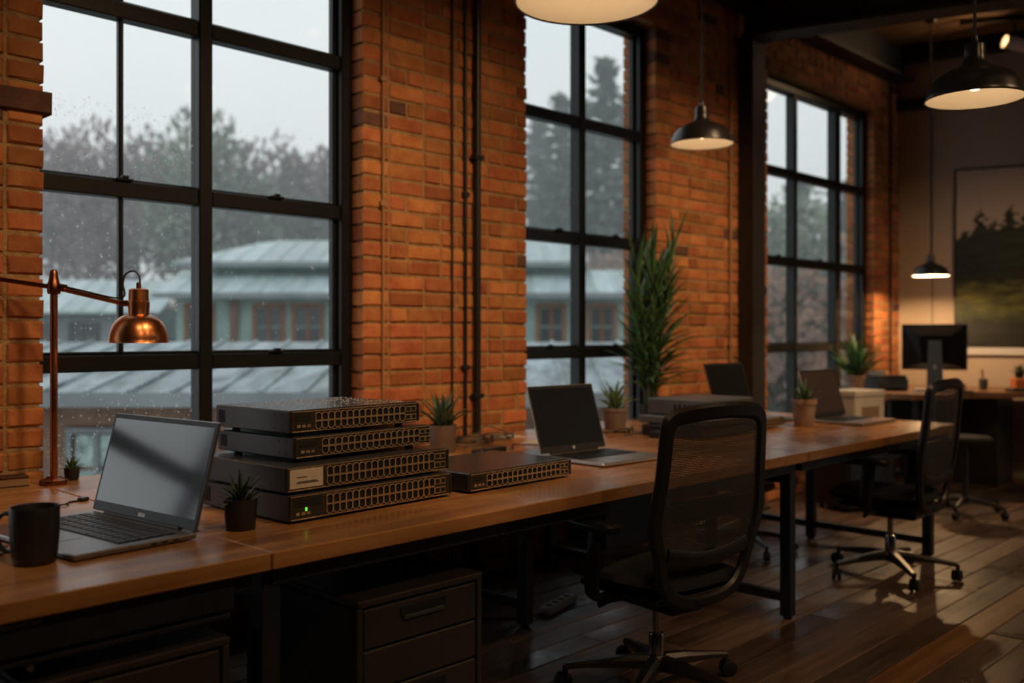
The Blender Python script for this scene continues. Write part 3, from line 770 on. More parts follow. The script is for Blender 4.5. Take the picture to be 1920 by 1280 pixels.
def network_switch(x, y, z, rz, w, d, h, label, nports=17, left=0.16, right=0.10, top='switch_case', tag_label=False, led=False, grp='rack network switches on the desk', feet=0.006):
    root = empty('network_switch', (x, y, z), rz, label, 'network switch', grp)
    MB().bbox(0, w, 0.004, d, feet, h, 0.003).build('case', top, root)
    for fx in (0.04, w-0.04):
        for fy in (0.05, d-0.05): MB().lathe([(0, 0), (0.013, 0), (0.011, feet+0.001), (0, feet+0.001)], 12, fx, fy).build('foot', 'black_plastic', root)
    fp = MB().bbox(0.004, w-0.004, 0.0, 0.006, feet+0.002, h-0.002, 0.001).build('front_panel', 'switch_panel', root)
    # bright rim strips of the front panel
    MB().box(0.006, w-0.006, -0.0016, 0.001, feet+0.003, feet+0.0062).build('trim_strip', 'port_frame', fp)
    MB().box(0.006, w-0.006, -0.0012, 0.001, h-0.0055, h-0.0035).build('trim_strip', 'port_frame', fp)
    x0, x1 = w*left, w*(1-right)
    pw = (x1-x0)/nports; ph = (h-feet-0.016)/2
    zc = (h+feet)/2 - 0.0005
    up, dn = port_mesh(pw*0.97, ph*0.97, False), port_mesh(pw*0.97, ph*0.97, True)
    for k in range(nports):
        link('port', up, fp, (x0+pw*(k+0.5), 0, zc+ph/2)); link('port', dn, fp, (x0+pw*(k+0.5), 0, zc-ph/2))
    # uplink cages at the right end
    for q in range(2):
        for zz in (zc+ph/2, zc-ph/2):
            c = MB().box(x1+0.004+q*0.024, x1+0.025+q*0.024, -0.0025, 0.001, zz-ph*0.34, zz+ph*0.34); c.box(x1+0.006+q*0.024, x1+0.023+q*0.024, -0.0031, -0.0026, zz-ph*0.24, zz+ph*0.24)
            o = c.build('uplink_cage', 'port_frame', fp); o.data.materials.append(M['port_dark'])
            for p in list(o.data.polygons)[6:]: p.material_index = 1
    # left status block
    if tag_label:
        lb = MB().box(0.012, w*left-0.012, -0.0018, 0.0, feet+0.010, h-0.008).build('paper_label', 'paper_label', fp)
        t = MB()
        for (zz, a, b) in ((0.32, .18, .86), (0.37, .22, .8), (0.55, .2, .5)): t.box(0.012+(w*left-.024)*a, 0.012+(w*left-.024)*b, -0.0022, -0.0019, feet+(h-feet)*zz, feet+(h-feet)*(zz+.035))
        t.build('print', 'ink', lb)
    else:
        MB().box(0.016, w*left-0.016, -0.0012, 0.0, zc+0.004, h-0.012).build('status_plate', 'port_dark', fp)
        MB().box(0.016, w*left-0.016, -0.0012, 0.0, feet+0.012, zc-0.004).build('status_plate', 'switch_case', fp)
        for q in range(3): MB().box(0.022+q*0.018, 0.034+q*0.018, -0.0022, -0.0012, feet+0.016, feet+0.024).build('jack', 'port_frame', fp)
        if led: MB().box(w*left*0.42, w*left*0.42+0.006, -0.0032, -0.0012, feet+0.026, feet+0.036).build('led', 'led_green', fp)
    # vent slots and screws on the side that faces the lamp
    for q in range(6): MB().box(-0.0008, 0.0005, d-0.05+q*0.006, d-0.0475+q*0.006, feet+0.014, h-0.014).build('vent_slot', 'port_dark', root)
    for yy in (0.04, 0.075):
        for zz in (feet+0.014, h-0.014): MB().lathe([(0, 0), (0.0035, 0), (0.0035, 0.001), (0, 0.001)], 10, rot=Matrix.Translation((0.0, yy, zz)) @ Matrix.Rotation(-PI/2, 4, 'Y')).build('screw', 'grey_dark', root)
    MB().bbox(w-0.001, w+0.006, 0.0, 0.012, feet+0.004, h-0.004, 0.001).build('rack_ear', 'switch_case', root)
    return root
network_switch(1.472, 2.275, ZD, 0.045, 0.625, 0.45, 0.079, 'bottom network switch of the tall stack, with a green light', 18, 0.20, 0.12, led=True)
network_switch(1.468, 2.285, ZD+0.0795, 0.045, 0.625, 0.45, 0.077, 'network switch with the paper label, second from the bottom of the stack', 18, 0.22, 0.10, tag_label=True)
network_switch(1.535, 2.345, ZD+0.157, 0.06, 0.53, 0.39, 0.073, 'thin network switch second from the top of the stack', 16, 0.18, 0.08, feet=0.010)
sw_top = network_switch(1.525, 2.350, ZD+0.2305, 0.06, 0.50, 0.38, 0.076, 'topmost network switch of the stack, its lid wet with droplets', 15, 0.17, 0.12, top='switch_top_dusty', feet=0.010)
network_switch(2.163, 2.285, ZD, 0.03, 0.525, 0.385, 0.067, 'single dusty network switch lying alone beside the stack', 15, 0.15, 0.12, top='switch_top_dusty')
network_switch(4.64, 2.665, ZD, 0.02, 0.33, 0.22, 0.062, 'small network switch on the far desk beside the terracotta pot', 9, 0.25, 0.1, top='grey_box', grp='rack network switches on the desk')

dr = MB(); rd = random.Random(9)
for _ in range(420):
    X = 0.10+0.38*rd.random()**0.7; Yd = rd.uniform(0.03, 0.36); q = rd.uniform(0.0008, 0.0026)
    dr.lathe([(q, 0.076), (q*0.75, 0.076+q*0.45), (0.0, 0.076+q*0.6)], 6, X, Yd)
tag(dr.build('droplets', 'droplet', sw_top), kind='stuff')
# stack of grey cases behind the near chair
def eq_box(x, y, z, rz, w, d, h, m, label):
    o = empty('equipment_case', (x, y, z), rz, label, 'case', 'grey equipment cases behind the near chair')
    MB().bbox(0, w, 0, d, 0.004, h, 0.004).build('case', m, o)
    MB().box(0.01, w-0.01, -0.002, 0.001, 0.012, h-0.010).build('front_panel', 'grey_dark', o)
    for q in range(5): MB().box(-0.001, 0.0005, 0.06+q*0.03, 0.075+q*0.03, h*0.35, h*0.7).build('vent_slot', 'port_dark', o)
eq_box(4.05, 2.62, ZD, 0.0, 0.46, 0.36, 0.058, 'black_plastic', 'black case at the bottom of the grey case stack')
eq_box(4.09, 2.60, ZD+0.0585, 0.03, 0.50, 0.42, 0.042, 'grey_box', 'flat pale grey case in the middle of the case stack')
eq_box(4.16, 2.66, ZD+0.101, 0.0, 0.46, 0.36, 0.085, 'grey_box', 'tall grey case on top of the case stack')

# ------------------------------------------------------------------ laptops
def laptop(x, y, rz, w, dp, lid, lean, label, body='laptop_alu', scr='screen_glass', keys='single', logo=None, name='laptop', z=ZD, th=0.017):
    root = empty(name, (x, y, z), rz, label, 'laptop', 'open laptops on the desks')
    ba = MB(); ba.bbox(-w/2, w/2, -dp, 0.008, 0.003, th, 0.0035); bo = ba.build('base', body, root)
    for fx in (-w/2+0.03, w/2-0.03):
        for fy in (-dp+0.025, -0.025): MB().lathe([(0, 0), (0.008, 0), (0.008, 0.004), (0, 0.004)], 10, fx, fy).build('rubber_foot', 'black_plastic', bo)
    kw = w*0.86; kd = dp*0.50; nx, ny = 14, 5
    MB().box(-kw/2-0.004, kw/2+0.004, -0.03-kd, -0.026, th-0.001, th+0.0004).build('keyboard_well', 'laptop_key', bo)
    px, py = kw/nx, kd/ny
    if keys == 'single':
        km = MB().bbox(-px*0.43, px*0.43, -py*0.42, py*0.42, 0, 0.003, 0.001); kme = bpy.data.meshes.new('key'); kme.from_pydata(km.v, [], km.f); kme.materials.append(M['laptop_key'])
        sm = MB().bbox(-px*2.43, px*2.43, -py*0.42, py*0.42, 0, 0.003, 0.001); sme = bpy.data.meshes.new('key'); sme.from_pydata(sm.v, [], sm.f); sme.materials.append(M['laptop_key'])
        for j in range(ny):
            for i in range(nx):
                if j == ny-1 and 4 <= i <= 8:
                    if i == 6: link('key', sme, bo, (-kw/2+px*(i+.5), -0.028-py*(j+.5), th+0.0003))
                    continue
                link('key', kme, bo, (-kw/2+px*(i+.5), -0.028-py*(j+.5), th+0.0003))
    else:
        k = MB()
        for j in range(ny):
            for i in range(nx): k.box(-kw/2+px*(i+.08), -kw/2+px*(i+.92), -0.028-py*(j+.9), -0.028-py*(j+.1), th, th+0.003)
        k.build('keyboard', 'laptop_key', bo)
    MB().box(-w*0.16, w*0.16, -dp+0.015, -0.045-kd, th-0.001, th+0.0006).build('touchpad', body, bo)
    # ports along the right edge
    for q in range(3): MB().box(w/2-0.0005, w/2+0.0006, -0.06-q*0.03, -0.045-q*0.03, 0.007, 0.012).build('side_port', 'port_dark', bo)
    MB().tube([(-w*0.36, 0.004, th+0.002), (0, 0.004, th+0.002), (w*0.36, 0.004, th+0.002)], 0.006, 10).build('hinge', 'laptop_key', root, smooth=True)
    rot = Matrix.Translation((0, 0.004, th+0.002)) @ Matrix.Rotation(-lean, 4, 'X')
    lo = MB().bbox(-w/2, w/2, -0.001, 0.006, 0.002, lid, 0.0028, rot).build('lid', body, root)
    MB().box(-w/2+0.003, w/2-0.003, -0.0022, -0.0008, 0.005, lid-0.003, rot).build('bezel', 'laptop_key', lo)
    MB().box(-w/2+0.012, w/2-0.012, -0.0030, -0.0020, 0.030, lid-0.016, rot).build('screen', scr, lo)
    MB().lathe([(0, 0), (0.0026, 0), (0.0026, 0.0006), (0, 0.0006)], 10, rot=rot @ Matrix.Translation((0, -0.0022, lid-0.009)) @ Matrix.Rotation(PI/2, 4, 'X')).build('webcam', 'grey_dark', lo)
    if logo == 'disc':
        MB().lathe([(0, 0), (0.007, 0), (0.007, 0.0006), (0, 0.0006)], 16, rot=rot @ Matrix.Translation((0, -0.0022, 0.017)) @ Matrix.Rotation(PI/2, 4, 'X')).build('logo', 'logo_pale', lo)
    elif logo:
        cu = bpy.data.curves.new('logo', 'FONT'); cu.body = logo; cu.size = 0.020; cu.align_x = 'CENTER'; cu.extrude = 0.0003; cu.offset = 0.0004
        cu.materials.append(M['logo_pale'])
        t_ = bpy.data.objects.new('logo_text', cu); me_ = bpy.data.meshes.new_from_object(t_); bpy.data.objects.remove(t_)
        if not me_.materials: me_.materials.append(M['logo_pale'])
        o = link('logo', me_, lo); o.matrix_local = rot @ Matrix.Translation((0, -0.0026, 0.010)) @ Matrix.Rotation(PI/2, 4, 'X')
    return root
laptop(1.172, 2.540, -PI/2+0.10, 0.512, 0.315, 0.285, math.radians(15), 'open grey laptop with a cloudy mirror-like screen beside the black mug', logo='asus')
laptop(3.175, 2.69, -0.05, 0.41, 0.345, 0.295, math.radians(17), 'open silver laptop with a black screen in front of the near chair', body='laptop_silver', scr='screen_glass_off', keys='joined', logo='disc')
laptop(5.53, 2.66, -0.02, 0.44, 0.31, 0.30, math.radians(17), 'open silver laptop with a rose reflection painted into its screen on the far desk', body='laptop_silver', scr='screen_rose_reflection', keys='joined')
laptop(5.20, 3.10, 0.0, 0.44, 0.30, 0.34, math.radians(17), 'black open laptop behind the grey case stack', body='black_plastic', scr='screen_glass_off', keys='joined')

# ------------------------------------------------------------------ mug
mg = empty('coffee_mug', (0.823, 2.32, ZD), -0.75, 'matte black coffee mug beside the near laptop', 'mug')
MB().lathe([(0, 0.0), (0.040, 0.0), (0.045, 0.004), (0.049, 0.02), (0.0525, 0.07), (0.0535, 0.127), (0.0525, 0.131), (0.050, 0.1305), (0.049, 0.127), (0.047, 0.03), (0.043, 0.010), (0, 0.010)], 40).build('body', 'mug_black', mg, smooth=True)
MB().lathe([(0, 0.098), (0.0478, 0.098)], 32).build('coffee', 'coffee', mg)
MB().tube(smooth_path([(-0.048, 0, 0.112), (-0.068, 0, 0.114), (-0.084, 0, 0.098), (-0.087, 0, 0.070), (-0.078, 0, 0.042), (-0.062, 0, 0.028), (-0.046, 0, 0.030)], 5), 0.0065, 8, flat=(0.009, 0.005), up=(0, 1, 0)).build('handle', 'mug_black', mg, smooth=True)
# dark notebook left of the mug
nbk = empty('notebook', (0.70, 2.46, ZD), 0.75, 'closed dark notebook lying behind the black mug', 'notebook')
MB().bbox(-0.10, 0.10, -0.07, 0.07, 0.0, 0.004, 0.001).build('cover', 'black_plastic', nbk)
MB().box(-0.097, 0.097, -0.067, 0.067, 0.004, 0.014).build('pages', 'paper', nbk)
MB().bbox(-0.10, 0.10, -0.07, 0.07, 0.014, 0.018, 0.001).build('cover', 'grey_dark', nbk)

# ------------------------------------------------------------------ copper desk lamp
LX, LY = 1.302, 3.49
la = empty('desk_lamp', (LX, LY, ZD), 0, 'copper swing-arm desk lamp in front of the large left window', 'desk lamp')
ux = Vector((math.sin(YAW), -math.cos(YAW), 0))      # the arm swings out along this direction
def A(t, z, n=0.0): 
    v = ux*t; return (v.x, v.y, z)
MB().lathe([(0, 0), (0.046, 0), (0.048, 0.006), (0.046, 0.016), (0.028, 0.022), (0.02, 0.03), (0, 0.03)], 32).build('base', 'copper_dark', la, smooth=True)
MB().tube([(0, 0, 0.02), (0, 0, 0.35), (0, 0, 0.735)], 0.0125, 16).build('pole', 'copper', la, smooth=True)
MB().lathe([(0, 0.665), (0.019, 0.665), (0.022, 0.672), (0.022, 0.70), (0.018, 0.708), (0.014, 0.73), (0.013, 0.742), (0.008, 0.75), (0, 0.752)], 20).build('clamp', 'copper_dark', la, smooth=True)
MB().tube([A(0.012, 0.69), A(0.042, 0.685)], 0.014, 12).build('clamp_knob', 'copper_dark', la, smooth=True)
MB().tube([A(-0.24, 0.724), A(-0.02, 0.692)], 0.0085, 10).build('counter_arm', 'copper_dark', la, smooth=True)
MB().tube([A(-0.36, 0.742), A(-0.22, 0.721)], 0.016, 12).build('counterweight', 'copper_dark', la, smooth=True)
MB().tube([A(0.03, 0.682), A(0.242, 0.632)], 0.0085, 10).build('arm', 'copper', la, smooth=True)
SX = 0.297
MB().tube([A(0.232, 0.632), A(0.262, 0.633)], 0.011, 10).build('joint', 'copper_dark', la, smooth=True)
MB().tube([A(0.257, 0.633), A(SX-0.03, 0.636)], 0.006, 8).build('stub', 'copper_dark', la, smooth=True)
hp = A(SX, 0)
prof = [(0.002, 0.684), (0.026, 0.684), (0.033, 0.680), (0.034, 0.640), (0.0365, 0.638), (0.0365, 0.628), (0.035, 0.596)]
for k in range(13):
    a = k/12*PI/2*0.98
    prof.append((0.036+0.064*math.sin(a), 0.596-0.004-0.098*(1-math.cos(a))))
rim = prof[-1]
prof += [(rim[0]+0.002, rim[1]-0.003), (rim[0]-0.003, rim[1]-0.003)]
for k in range(12, -1, -1):
    a = k/12*PI/2*0.98
    prof.append((0.033+0.062*math.sin(a), 0.592-0.005-0.094*(1-math.cos(a))))
sh = MB().lathe(prof, 40, hp[0], hp[1]).build('lamp_shade', 'copper', la, smooth=True)
MB().lathe([(0, 0.495), (0.012, 0.498), (0.020, 0.512), (0.021, 0.53), (0.014, 0.555), (0.012, 0.585), (0, 0.585)], 16, hp[0], hp[1]).build('bulb', 'bulb_small', la, smooth=True)
cd = [A(SX, 0.684), A(SX+0.004, 0.72), A(SX-0.015, 0.745), A(SX-0.045, 0.735), A(SX-0.055, 0.70), A(SX-0.05, 0.66), A(0.21, 0.652), A(0.10, 0.677), A(0.0, 0.70)]
MB().tube(smooth_path(cd, 5), 0.0032, 6).build('cable', 'cord', la, smooth=True)
MB().lathe([(0, 0.683), (0.009, 0.683), (0.008, 0.705), (0, 0.707)], 12, hp[0], hp[1]).build('cable_gland', 'copper_dark', la, smooth=True)

# ------------------------------------------------------------------ pendant lamps
def pendant(x, y, zr, dia, label, bulb='bulb', rot=0):
    root = empty('pendant_lamp', (x, y, zr), rot, label, 'pendant lamp', 'dark dome pendant lamps')
    s = dia/0.345
    outer = [(0.172, 0.0), (0.1725, 0.004), (0.167, 0.016), (0.160, 0.04), (0.146, 0.066), (0.124, 0.088), (0.094, 0.104), (0.066, 0.114), (0.048, 0.124), (0.0395, 0.140), (0.0370, 0.162), (0.0355, 0.196), (0.033, 0.203), (0.016, 0.206), (0.012, 0.212), (0.011, 0.232), (0.0, 0.234)]
    inner = [(0.170, 0.0), (0.164, 0.016), (0.157, 0.039), (0.143, 0.063), (0.121, 0.085), (0.092, 0.100), (0.064, 0.110), (0.045, 0.118), (0.0, 0.120)]
    MB().lathe([(r*s, z*s) for r, z in outer], 48).build('lamp_shade', 'shade_black', root, smooth=True)
    MB().lathe([(r*s, z*s) for r, z in inner[::-1]], 48).build('shade_lining', 'shade_white', root, smooth=True)
    MB().tube([( (0.1718*s)*math.cos(a), (0.1718*s)*math.sin(a), 0.0) for a in [2*PI*k/48 for k in range(48)]], 0.0028*s, 6, closed=True).build('rim', 'shade_black', root, smooth=True)
    MB().lathe([(0, 0.030*s), (0.014*s, 0.034*s), (0.024*s, 0.046*s), (0.026*s, 0.058*s), (0.020*s, 0.074*s), (0.014*s, 0.088*s), (0.013*s, 0.112*s), (0, 0.112*s)], 20).build('bulb', bulb, root, smooth=True)
    top = ZCEIL - zr - 0.003
    MB().tube([(0, 0, 0.23*s), (0, 0, top-0.02)], 0.0055, 8).build('cord', 'cord', root)
    MB().lathe([(0, top-0.03), (0.04, top-0.03), (0.045, top-0.02), (0.045, top), (0, top)], 20).build('ceiling_rose', 'shade_black', root)
    return root
for (x, y, z, dia, lab) in ((1.778, 1.470, 2.072, 0.345, 'nearest pendant lamp cut by the top edge, glowing pale inside'),
                          (4.539, 2.930, 2.322, 0.347, 'pendant lamp hanging before the brick beside the steel column'),
                          (3.742, 1.237, 2.143, 0.345, 'large dark pendant lamp at the top right corner'),
                          (8.330, 3.109, 1.766, 0.300, 'small far pendant lamp over the computer monitor')):
    pendant(x, y, z, dia, lab, 'bulb_far' if x > 7 else 'bulb')
pendant(1.3, -1.4, 2.15, 0.345, 'unseen pendant lamp added as fill behind the camera on the left', 'bulb_fill')  # this and the next two are unseen, added to brighten floor and chairs
pendant(4.4, -0.7, 2.15, 0.345, 'pendant lamp added as fill in the unseen middle of the room', 'bulb_fill')
pendant(7.2, -0.1, 2.15, 0.345, 'pendant lamp added as fill in the unseen far part of the room', 'bulb_fill')
# ------------------------------------------------------------------ task chairs
def back_y(x, z):
    """how far behind the hub the backrest lies"""
    t = (z-0.40)/0.65
    return -0.225 - 0.02*math.sin(t*PI*0.9) - 0.075*max(0, t)**1.4 + 0.35*x*x*(0.6+0.6*t)
OUT = [(x*1.06, z) for x, z in [(0, 1.050), (0.10, 1.047), (0.19, 1.036), (0.228, 1.018), (0.242, 0.985), (0.246, 0.93), (0.252, 0.82), (0.262, 0.72), (0.265, 0.66), (0.255, 0.60), (0.232, 0.54), (0.210, 0.46), (0.172, 0.395), (0.12, 0.364), (0.055, 0.352), (0, 0.350)]]
INN = [(x*1.06, z) for x, z in [(0, 0.994), (0.09, 0.991), (0.165, 0.982), (0.188, 0.965), (0.196, 0.93), (0.198, 0.88), (0.203, 0.80), (0.212, 0.72), (0.216, 0.67), (0.207, 0.615), (0.188, 0.56), (0.172, 0.49), (0.140, 0.435), (0.095, 0.408), (0.045, 0.399), (0, 0.397)]]
def full(h): return h + [(-x, z) for x, z in h[::-1][1:-1]]
def task_chair(x, y, rz, star, label, grp='black mesh task chairs', seat_m='fabric_black'):
    root = empty('task_chair', (x, y, 0), rz, label, 'chair', grp)
    # back frame
    o = smooth_path([(a, 0, b) for a, b in full(OUT)], 3, True); i_ = smooth_path([(a, 0, b) for a, b in full(INN)], 3, True)
    n = len(o); v = []; f = []
    for (p, q) in zip(o, i_):
        m1 = p.lerp(q, 0.22); m2 = p.lerp(q, 0.8)
        for (w_, dy) in ((p, 0.0), (m1, -0.014), (m2, -0.012), (q, 0.0), (m2, 0.016), (m1, 0.018)):
            v.append((w_.x, back_y(w_.x, w_.z)+dy, w_.z))
    for k in range(n):
        for j in range(6):
            a = k*6+j; b = k*6+(j+1) % 6; c = ((k+1) % n)*6+(j+1) % 6; d = ((k+1) % n)*6+j
            f.append((a, d, c, b))
    MB().add(v, f).build('back_frame', 'frame_plastic', root, smooth=True)
    # woven mesh
    v = []; f = []; uv = []; nx, nz = 14, 18
    def halfw(z):
        pts = sorted([(b, a) for a, b in INN]); 
        for (z0, x0), (z1, x1) in zip(pts, pts[1:]):
            if z0 <= z <= z1: return x0+(x1-x0)*(z-z0)/max(1e-6, z1-z0)
        return 0.05
    for j in range(nz+1):
        z = 0.555+(0.990-0.555)*j/nz; hw = halfw(min(z, 0.978))+0.004
        for i in range(nx+1):
            xx = -hw+2*hw*i/nx; v.append((xx, back_y(xx, z)+0.002-0.012*math.cos(xx/0.25*PI/2)*0.3, z)); uv.append((xx/0.42, (z-0.55)/0.44))
    for j in range(nz):
        for i in range(nx): a = j*(nx+1)+i; f.append((a, a+1, a+nx+2, a+nx+1))
    mo = MB().add(v, f).build('back_mesh', 'mesh_fabric', root, smooth=True)
    ul = mo.data.uv_layers.new(name='UVMap')
    for lp in mo.data.loops: ul.data[lp.index].uv = uv[lp.vertex_index]
    # lower band that ends the mesh
    pts = []
    for k in range(17):
        xx = -0.195+0.39*k/16; zz = 0.555-0.030*math.cos(xx/0.195*PI/2); pts.append((xx, back_y(xx, zz)-0.004, zz))
    MB().tube(pts, 0.02, 10, flat=(0.026, 0.010)).build('lower_band', 'frame_plastic', root, smooth=True)
    # lumbar support in front of the mesh
    pts = []
    for k in range(13):
        xx = -0.16+0.32*k/12; pts.append((xx, back_y(xx, 0.69)+0.035, 0.69))
    MB().tube(pts, 0.03, 10, flat=(0.040, 0.010)).build('lumbar_pad', 'black_gloss', root, smooth=True)
    for sx in (-1, 1): MB().bbox(sx*0.18-0.03, sx*0.18+0.03, back_y(0.18, .69)+0.012, back_y(.18, .69)+0.035, 0.665, 0.715, 0.006).build('lumbar_knob', 'black_gloss', root)
    # seat: cushion with a rolled front
    sh_ = []; m_ = 9
    v = []; f = []
    prof = [(-0.205, 0.455, 0.20), (-0.19, 0.470, 0.23), (-0.10, 0.474, 0.25), (0.05, 0.472, 0.255), (0.17, 0.474, 0.25), (0.235, 0.468, 0.24), (0.265, 0.448, 0.225), (0.272, 0.422, 0.215), (0.255, 0.398, 0.21), (0.20, 0.390, 0.225), (0.05, 0.392, 0.235), (-0.12, 0.396, 0.23), (-0.21, 0.415, 0.205)]
    k_ = len(prof)
    for i in range(m_+1):
        u = -1+2*i/m_; e = abs(u)**3
        for (yy, zz, hw) in prof: v.append((u*hw, yy*(1-0.10*e), zz-(zz-0.432)*0.75*e))
    for i in range(m_):
        for j in range(k_): a = i*k_+j; b = i*k_+(j+1) % k_; f.append((a, b, b+k_, a+k_))
    f += [tuple(range(k_))[::-1], tuple(range(m_*k_, (m_+1)*k_))]
    MB().add(v, f).build('seat', seat_m, root, smooth=True)
    MB().bbox(-0.19, 0.19, -0.19, 0.20, 0.372, 0.396, 0.008).build('seat_pan', 'black_plastic', root)
    mech = MB().bbox(-0.085, 0.085, -0.16, 0.12, 0.315, 0.373, 0.012)
    mech.build('tilt_mechanism', 'black_gloss', root)
    MB().tube(smooth_path([(0, -0.05, 0.345), (0, -0.14, 0.36), (0, -0.22, 0.375), (0, -0.235, 0.385)], 5), 0.03, 8, flat=(0.018, 0.06), up=(0, 0, 1)).build('back_bracket', 'black_gloss', root, smooth=True)
    MB().tube([(-0.08, 0.03, 0.345), (-0.19, 0.04, 0.345), (-0.235, 0.045, 0.34)], [0.006, 0.006, 0.011], 8, flat=None).build('lever', 'black_plastic', root, smooth=True)
    # armrests
    for sx in (-1, 1):
        pst = smooth_path([(sx*0.16, 0.02, 0.375), (sx*0.25, 0.02, 0.372), (sx*0.292, 0.015, 0.40), (sx*0.296, 0.005, 0.50), (sx*0.290, 0.0, 0.612)], 5)
        MB().tube(pst, 0.02, 10, flat=(0.014, 0.032), up=(0, 0, 1) if False else (sx*1.0, 0, 0.2)).build('arm_post', 'black_plastic', root, smooth=True)
        v = []; f = []; npt = 20
        for (zz, s1) in ((0.612, 0.9), (0.622, 1.0), (0.635, 1.0), (0.643, 0.9)):
            for k in range(npt):
                a = 2*PI*k/npt; ca, sa = math.cos(a), math.sin(a)
                v.append((sx*0.285+0.045*s1*math.copysign(abs(ca)**0.6, ca), 0.02+0.125*s1*math.copysign(abs(sa)**0.7, sa), zz))
        for q in range(3):
            for k in range(npt): f.append((q*npt+k, q*npt+(k+1) % npt, (q+1)*npt+(k+1) % npt, (q+1)*npt+k))
        f += [tuple(range(npt))[::-1], tuple(range(3*npt, 4*npt))]
        MB().add(v, f).build('arm_pad', 'frame_plastic', root, smooth=True)
    # gas lift
    MB().lathe([(0, 0.20), (0.0145, 0.20), (0.0145, 0.33), (0, 0.33)], 20).build('gas_piston', 'chrome', root, smooth=True)
    MB().lathe([(0, 0.075), (0.026, 0.075), (0.027, 0.09), (0.027, 0.205), (0.024, 0.212), (0.014, 0.214)], 24).build('gas_column', 'chrome', root, smooth=True)
    MB().lathe([(0, 0.082), (0.036, 0.082), (0.040, 0.09), (0.040, 0.125), (0.034, 0.135), (0.026, 0.137)], 24).build('hub', 'base_alu', root, smooth=True)
    for k in range(5):
        a = star-rz+2*PI*k/5; c, s_ = math.cos(a), math.sin(a)
        pts = [(0.03*c, 0.03*s_, 0.110), (0.12*c, 0.12*s_, 0.107), (0.24*c, 0.24*s_, 0.094), (0.325*c, 0.325*s_, 0.082)]
        v = []; f = []
        for q, (p, hw, hh) in enumerate(zip(pts, (0.026, 0.024, 0.018, 0.015), (0.024, 0.019, 0.012, 0.010))):
            nx_, ny_ = -s_, c
            for (uu, zz) in ((-1, -1), (1, -1), (1, 0.3), (0.55, 1), (-0.55, 1), (-1, 0.3)):
                v.append((p[0]+nx_*hw*uu, p[1]+ny_*hw*uu, p[2]+hh*zz))
        for q in range(3):
            for j in range(6): f.append((q*6+j, q*6+(j+1) % 6, q*6+6+(j+1) % 6, q*6+6+j))
        f += [tuple(range(6))[::-1], tuple(range(18, 24))]
        MB().add(v, f).build('base_arm', 'base_alu', root)
        # caster: fork and two wheels
        cx, cy = 0.325*c, 0.325*s_; ta = a+0.9+k*1.7; ex, ey = math.cos(ta), math.sin(ta)
        ca = MB().lathe([(0, 0.045), (0.010, 0.045), (0.010, 0.082), (0, 0.082)], 10, cx, cy)
        ca.tube([(cx+ex*0.012, cy+ey*0.012, 0.030+0.0), (cx-ex*0.002, cy-ey*0.002, 0.055)], 0.012, 8)
        co_ = ca.build('caster', 'caster', root)
        for sd in (-1, 1):
            wx, wy = cx+ex*0.012-ey*0.013*sd, cy+ey*0.012+ex*0.013*sd
            rm = Matrix.Translation((wx, wy, 0.030)) @ Matrix.Rotation(ta+PI/2, 4, 'Z') @ Matrix.Rotation(PI/2, 4, 'Y')
            MB().lathe([(0, -0.009), (0.024, -0.009), (0.0295, -0.006), (0.0295, 0.006), (0.024, 0.009), (0, 0.009)], 18, rot=rm).build('wheel', 'caster', co_, smooth=True)
    return root
task_chair(2.82, 2.01, math.radians(-9), math.radians(128), 'near black mesh task chair seen from behind before the black-screened laptop')
task_chair(5.04, 2.09, math.radians(2), math.radians(150), 'black mesh task chair at the far end of the desk run')
# swivel stool tucked under the far desk
def swivel_stool(x, y, h, m, label, rz=0.0):
    st = empty('swivel_stool', (x, y, 0), rz, label, 'stool', 'swivel stools')
    MB().lathe([(0, h), (0.16, h+0.002), (0.178, h+0.015), (0.18, h+0.035), (0.165, h+0.05), (0, h+0.054)], 28).build('seat', m, st, smooth=True)
    MB().lathe([(0, 0.08), (0.022, 0.08), (0.022, h-0.06), (0.014, h-0.055), (0.014, h)], 16).build('gas_column', 'base_alu', st, smooth=True)
    for k in range(5):
        a = 0.35+2*PI*k/5; c, s_ = math.cos(a), math.sin(a)
        MB().tube([(0.01*c, 0.01*s_, 0.11), (0.15*c, 0.15*s_, 0.10), (0.29*c, 0.29*s_, 0.075)], [0.02, 0.017, 0.012], 8).build('base_arm', 'base_alu', st, smooth=True)
        cs = MB().lathe([(0, 0.04), (0.009, 0.04), (0.009, 0.075), (0, 0.075)], 10, 0.285*c, 0.285*s_).build('caster', 'caster', st)
        rm = Matrix.Translation((0.285*c, 0.285*s_, 0.028)) @ Matrix.Rotation(a+1.2, 4, 'Z') @ Matrix.Rotation(PI/2, 4, 'Y')
        MB().lathe([(0, -0.018), (0.022, -0.018), (0.028, -0.012), (0.028, 0.012), (0.022, 0.018), (0, 0.018)], 16, rot=rm).build('wheel', 'caster', cs, smooth=True)
swivel_stool(5.02, 2.95, 0.36, 'tan_seat', 'tan-seated swivel stool tucked under the far desk section')
swivel_stool(7.12, 2.42, 0.50, 'fabric_black', 'dark swivel stool in the shadow behind the far task chair', 0.4)
swivel_stool(8.15, 2.05, 0.52, 'fabric_black', 'dark swivel stool in deep shadow at the right edge', 0.9)

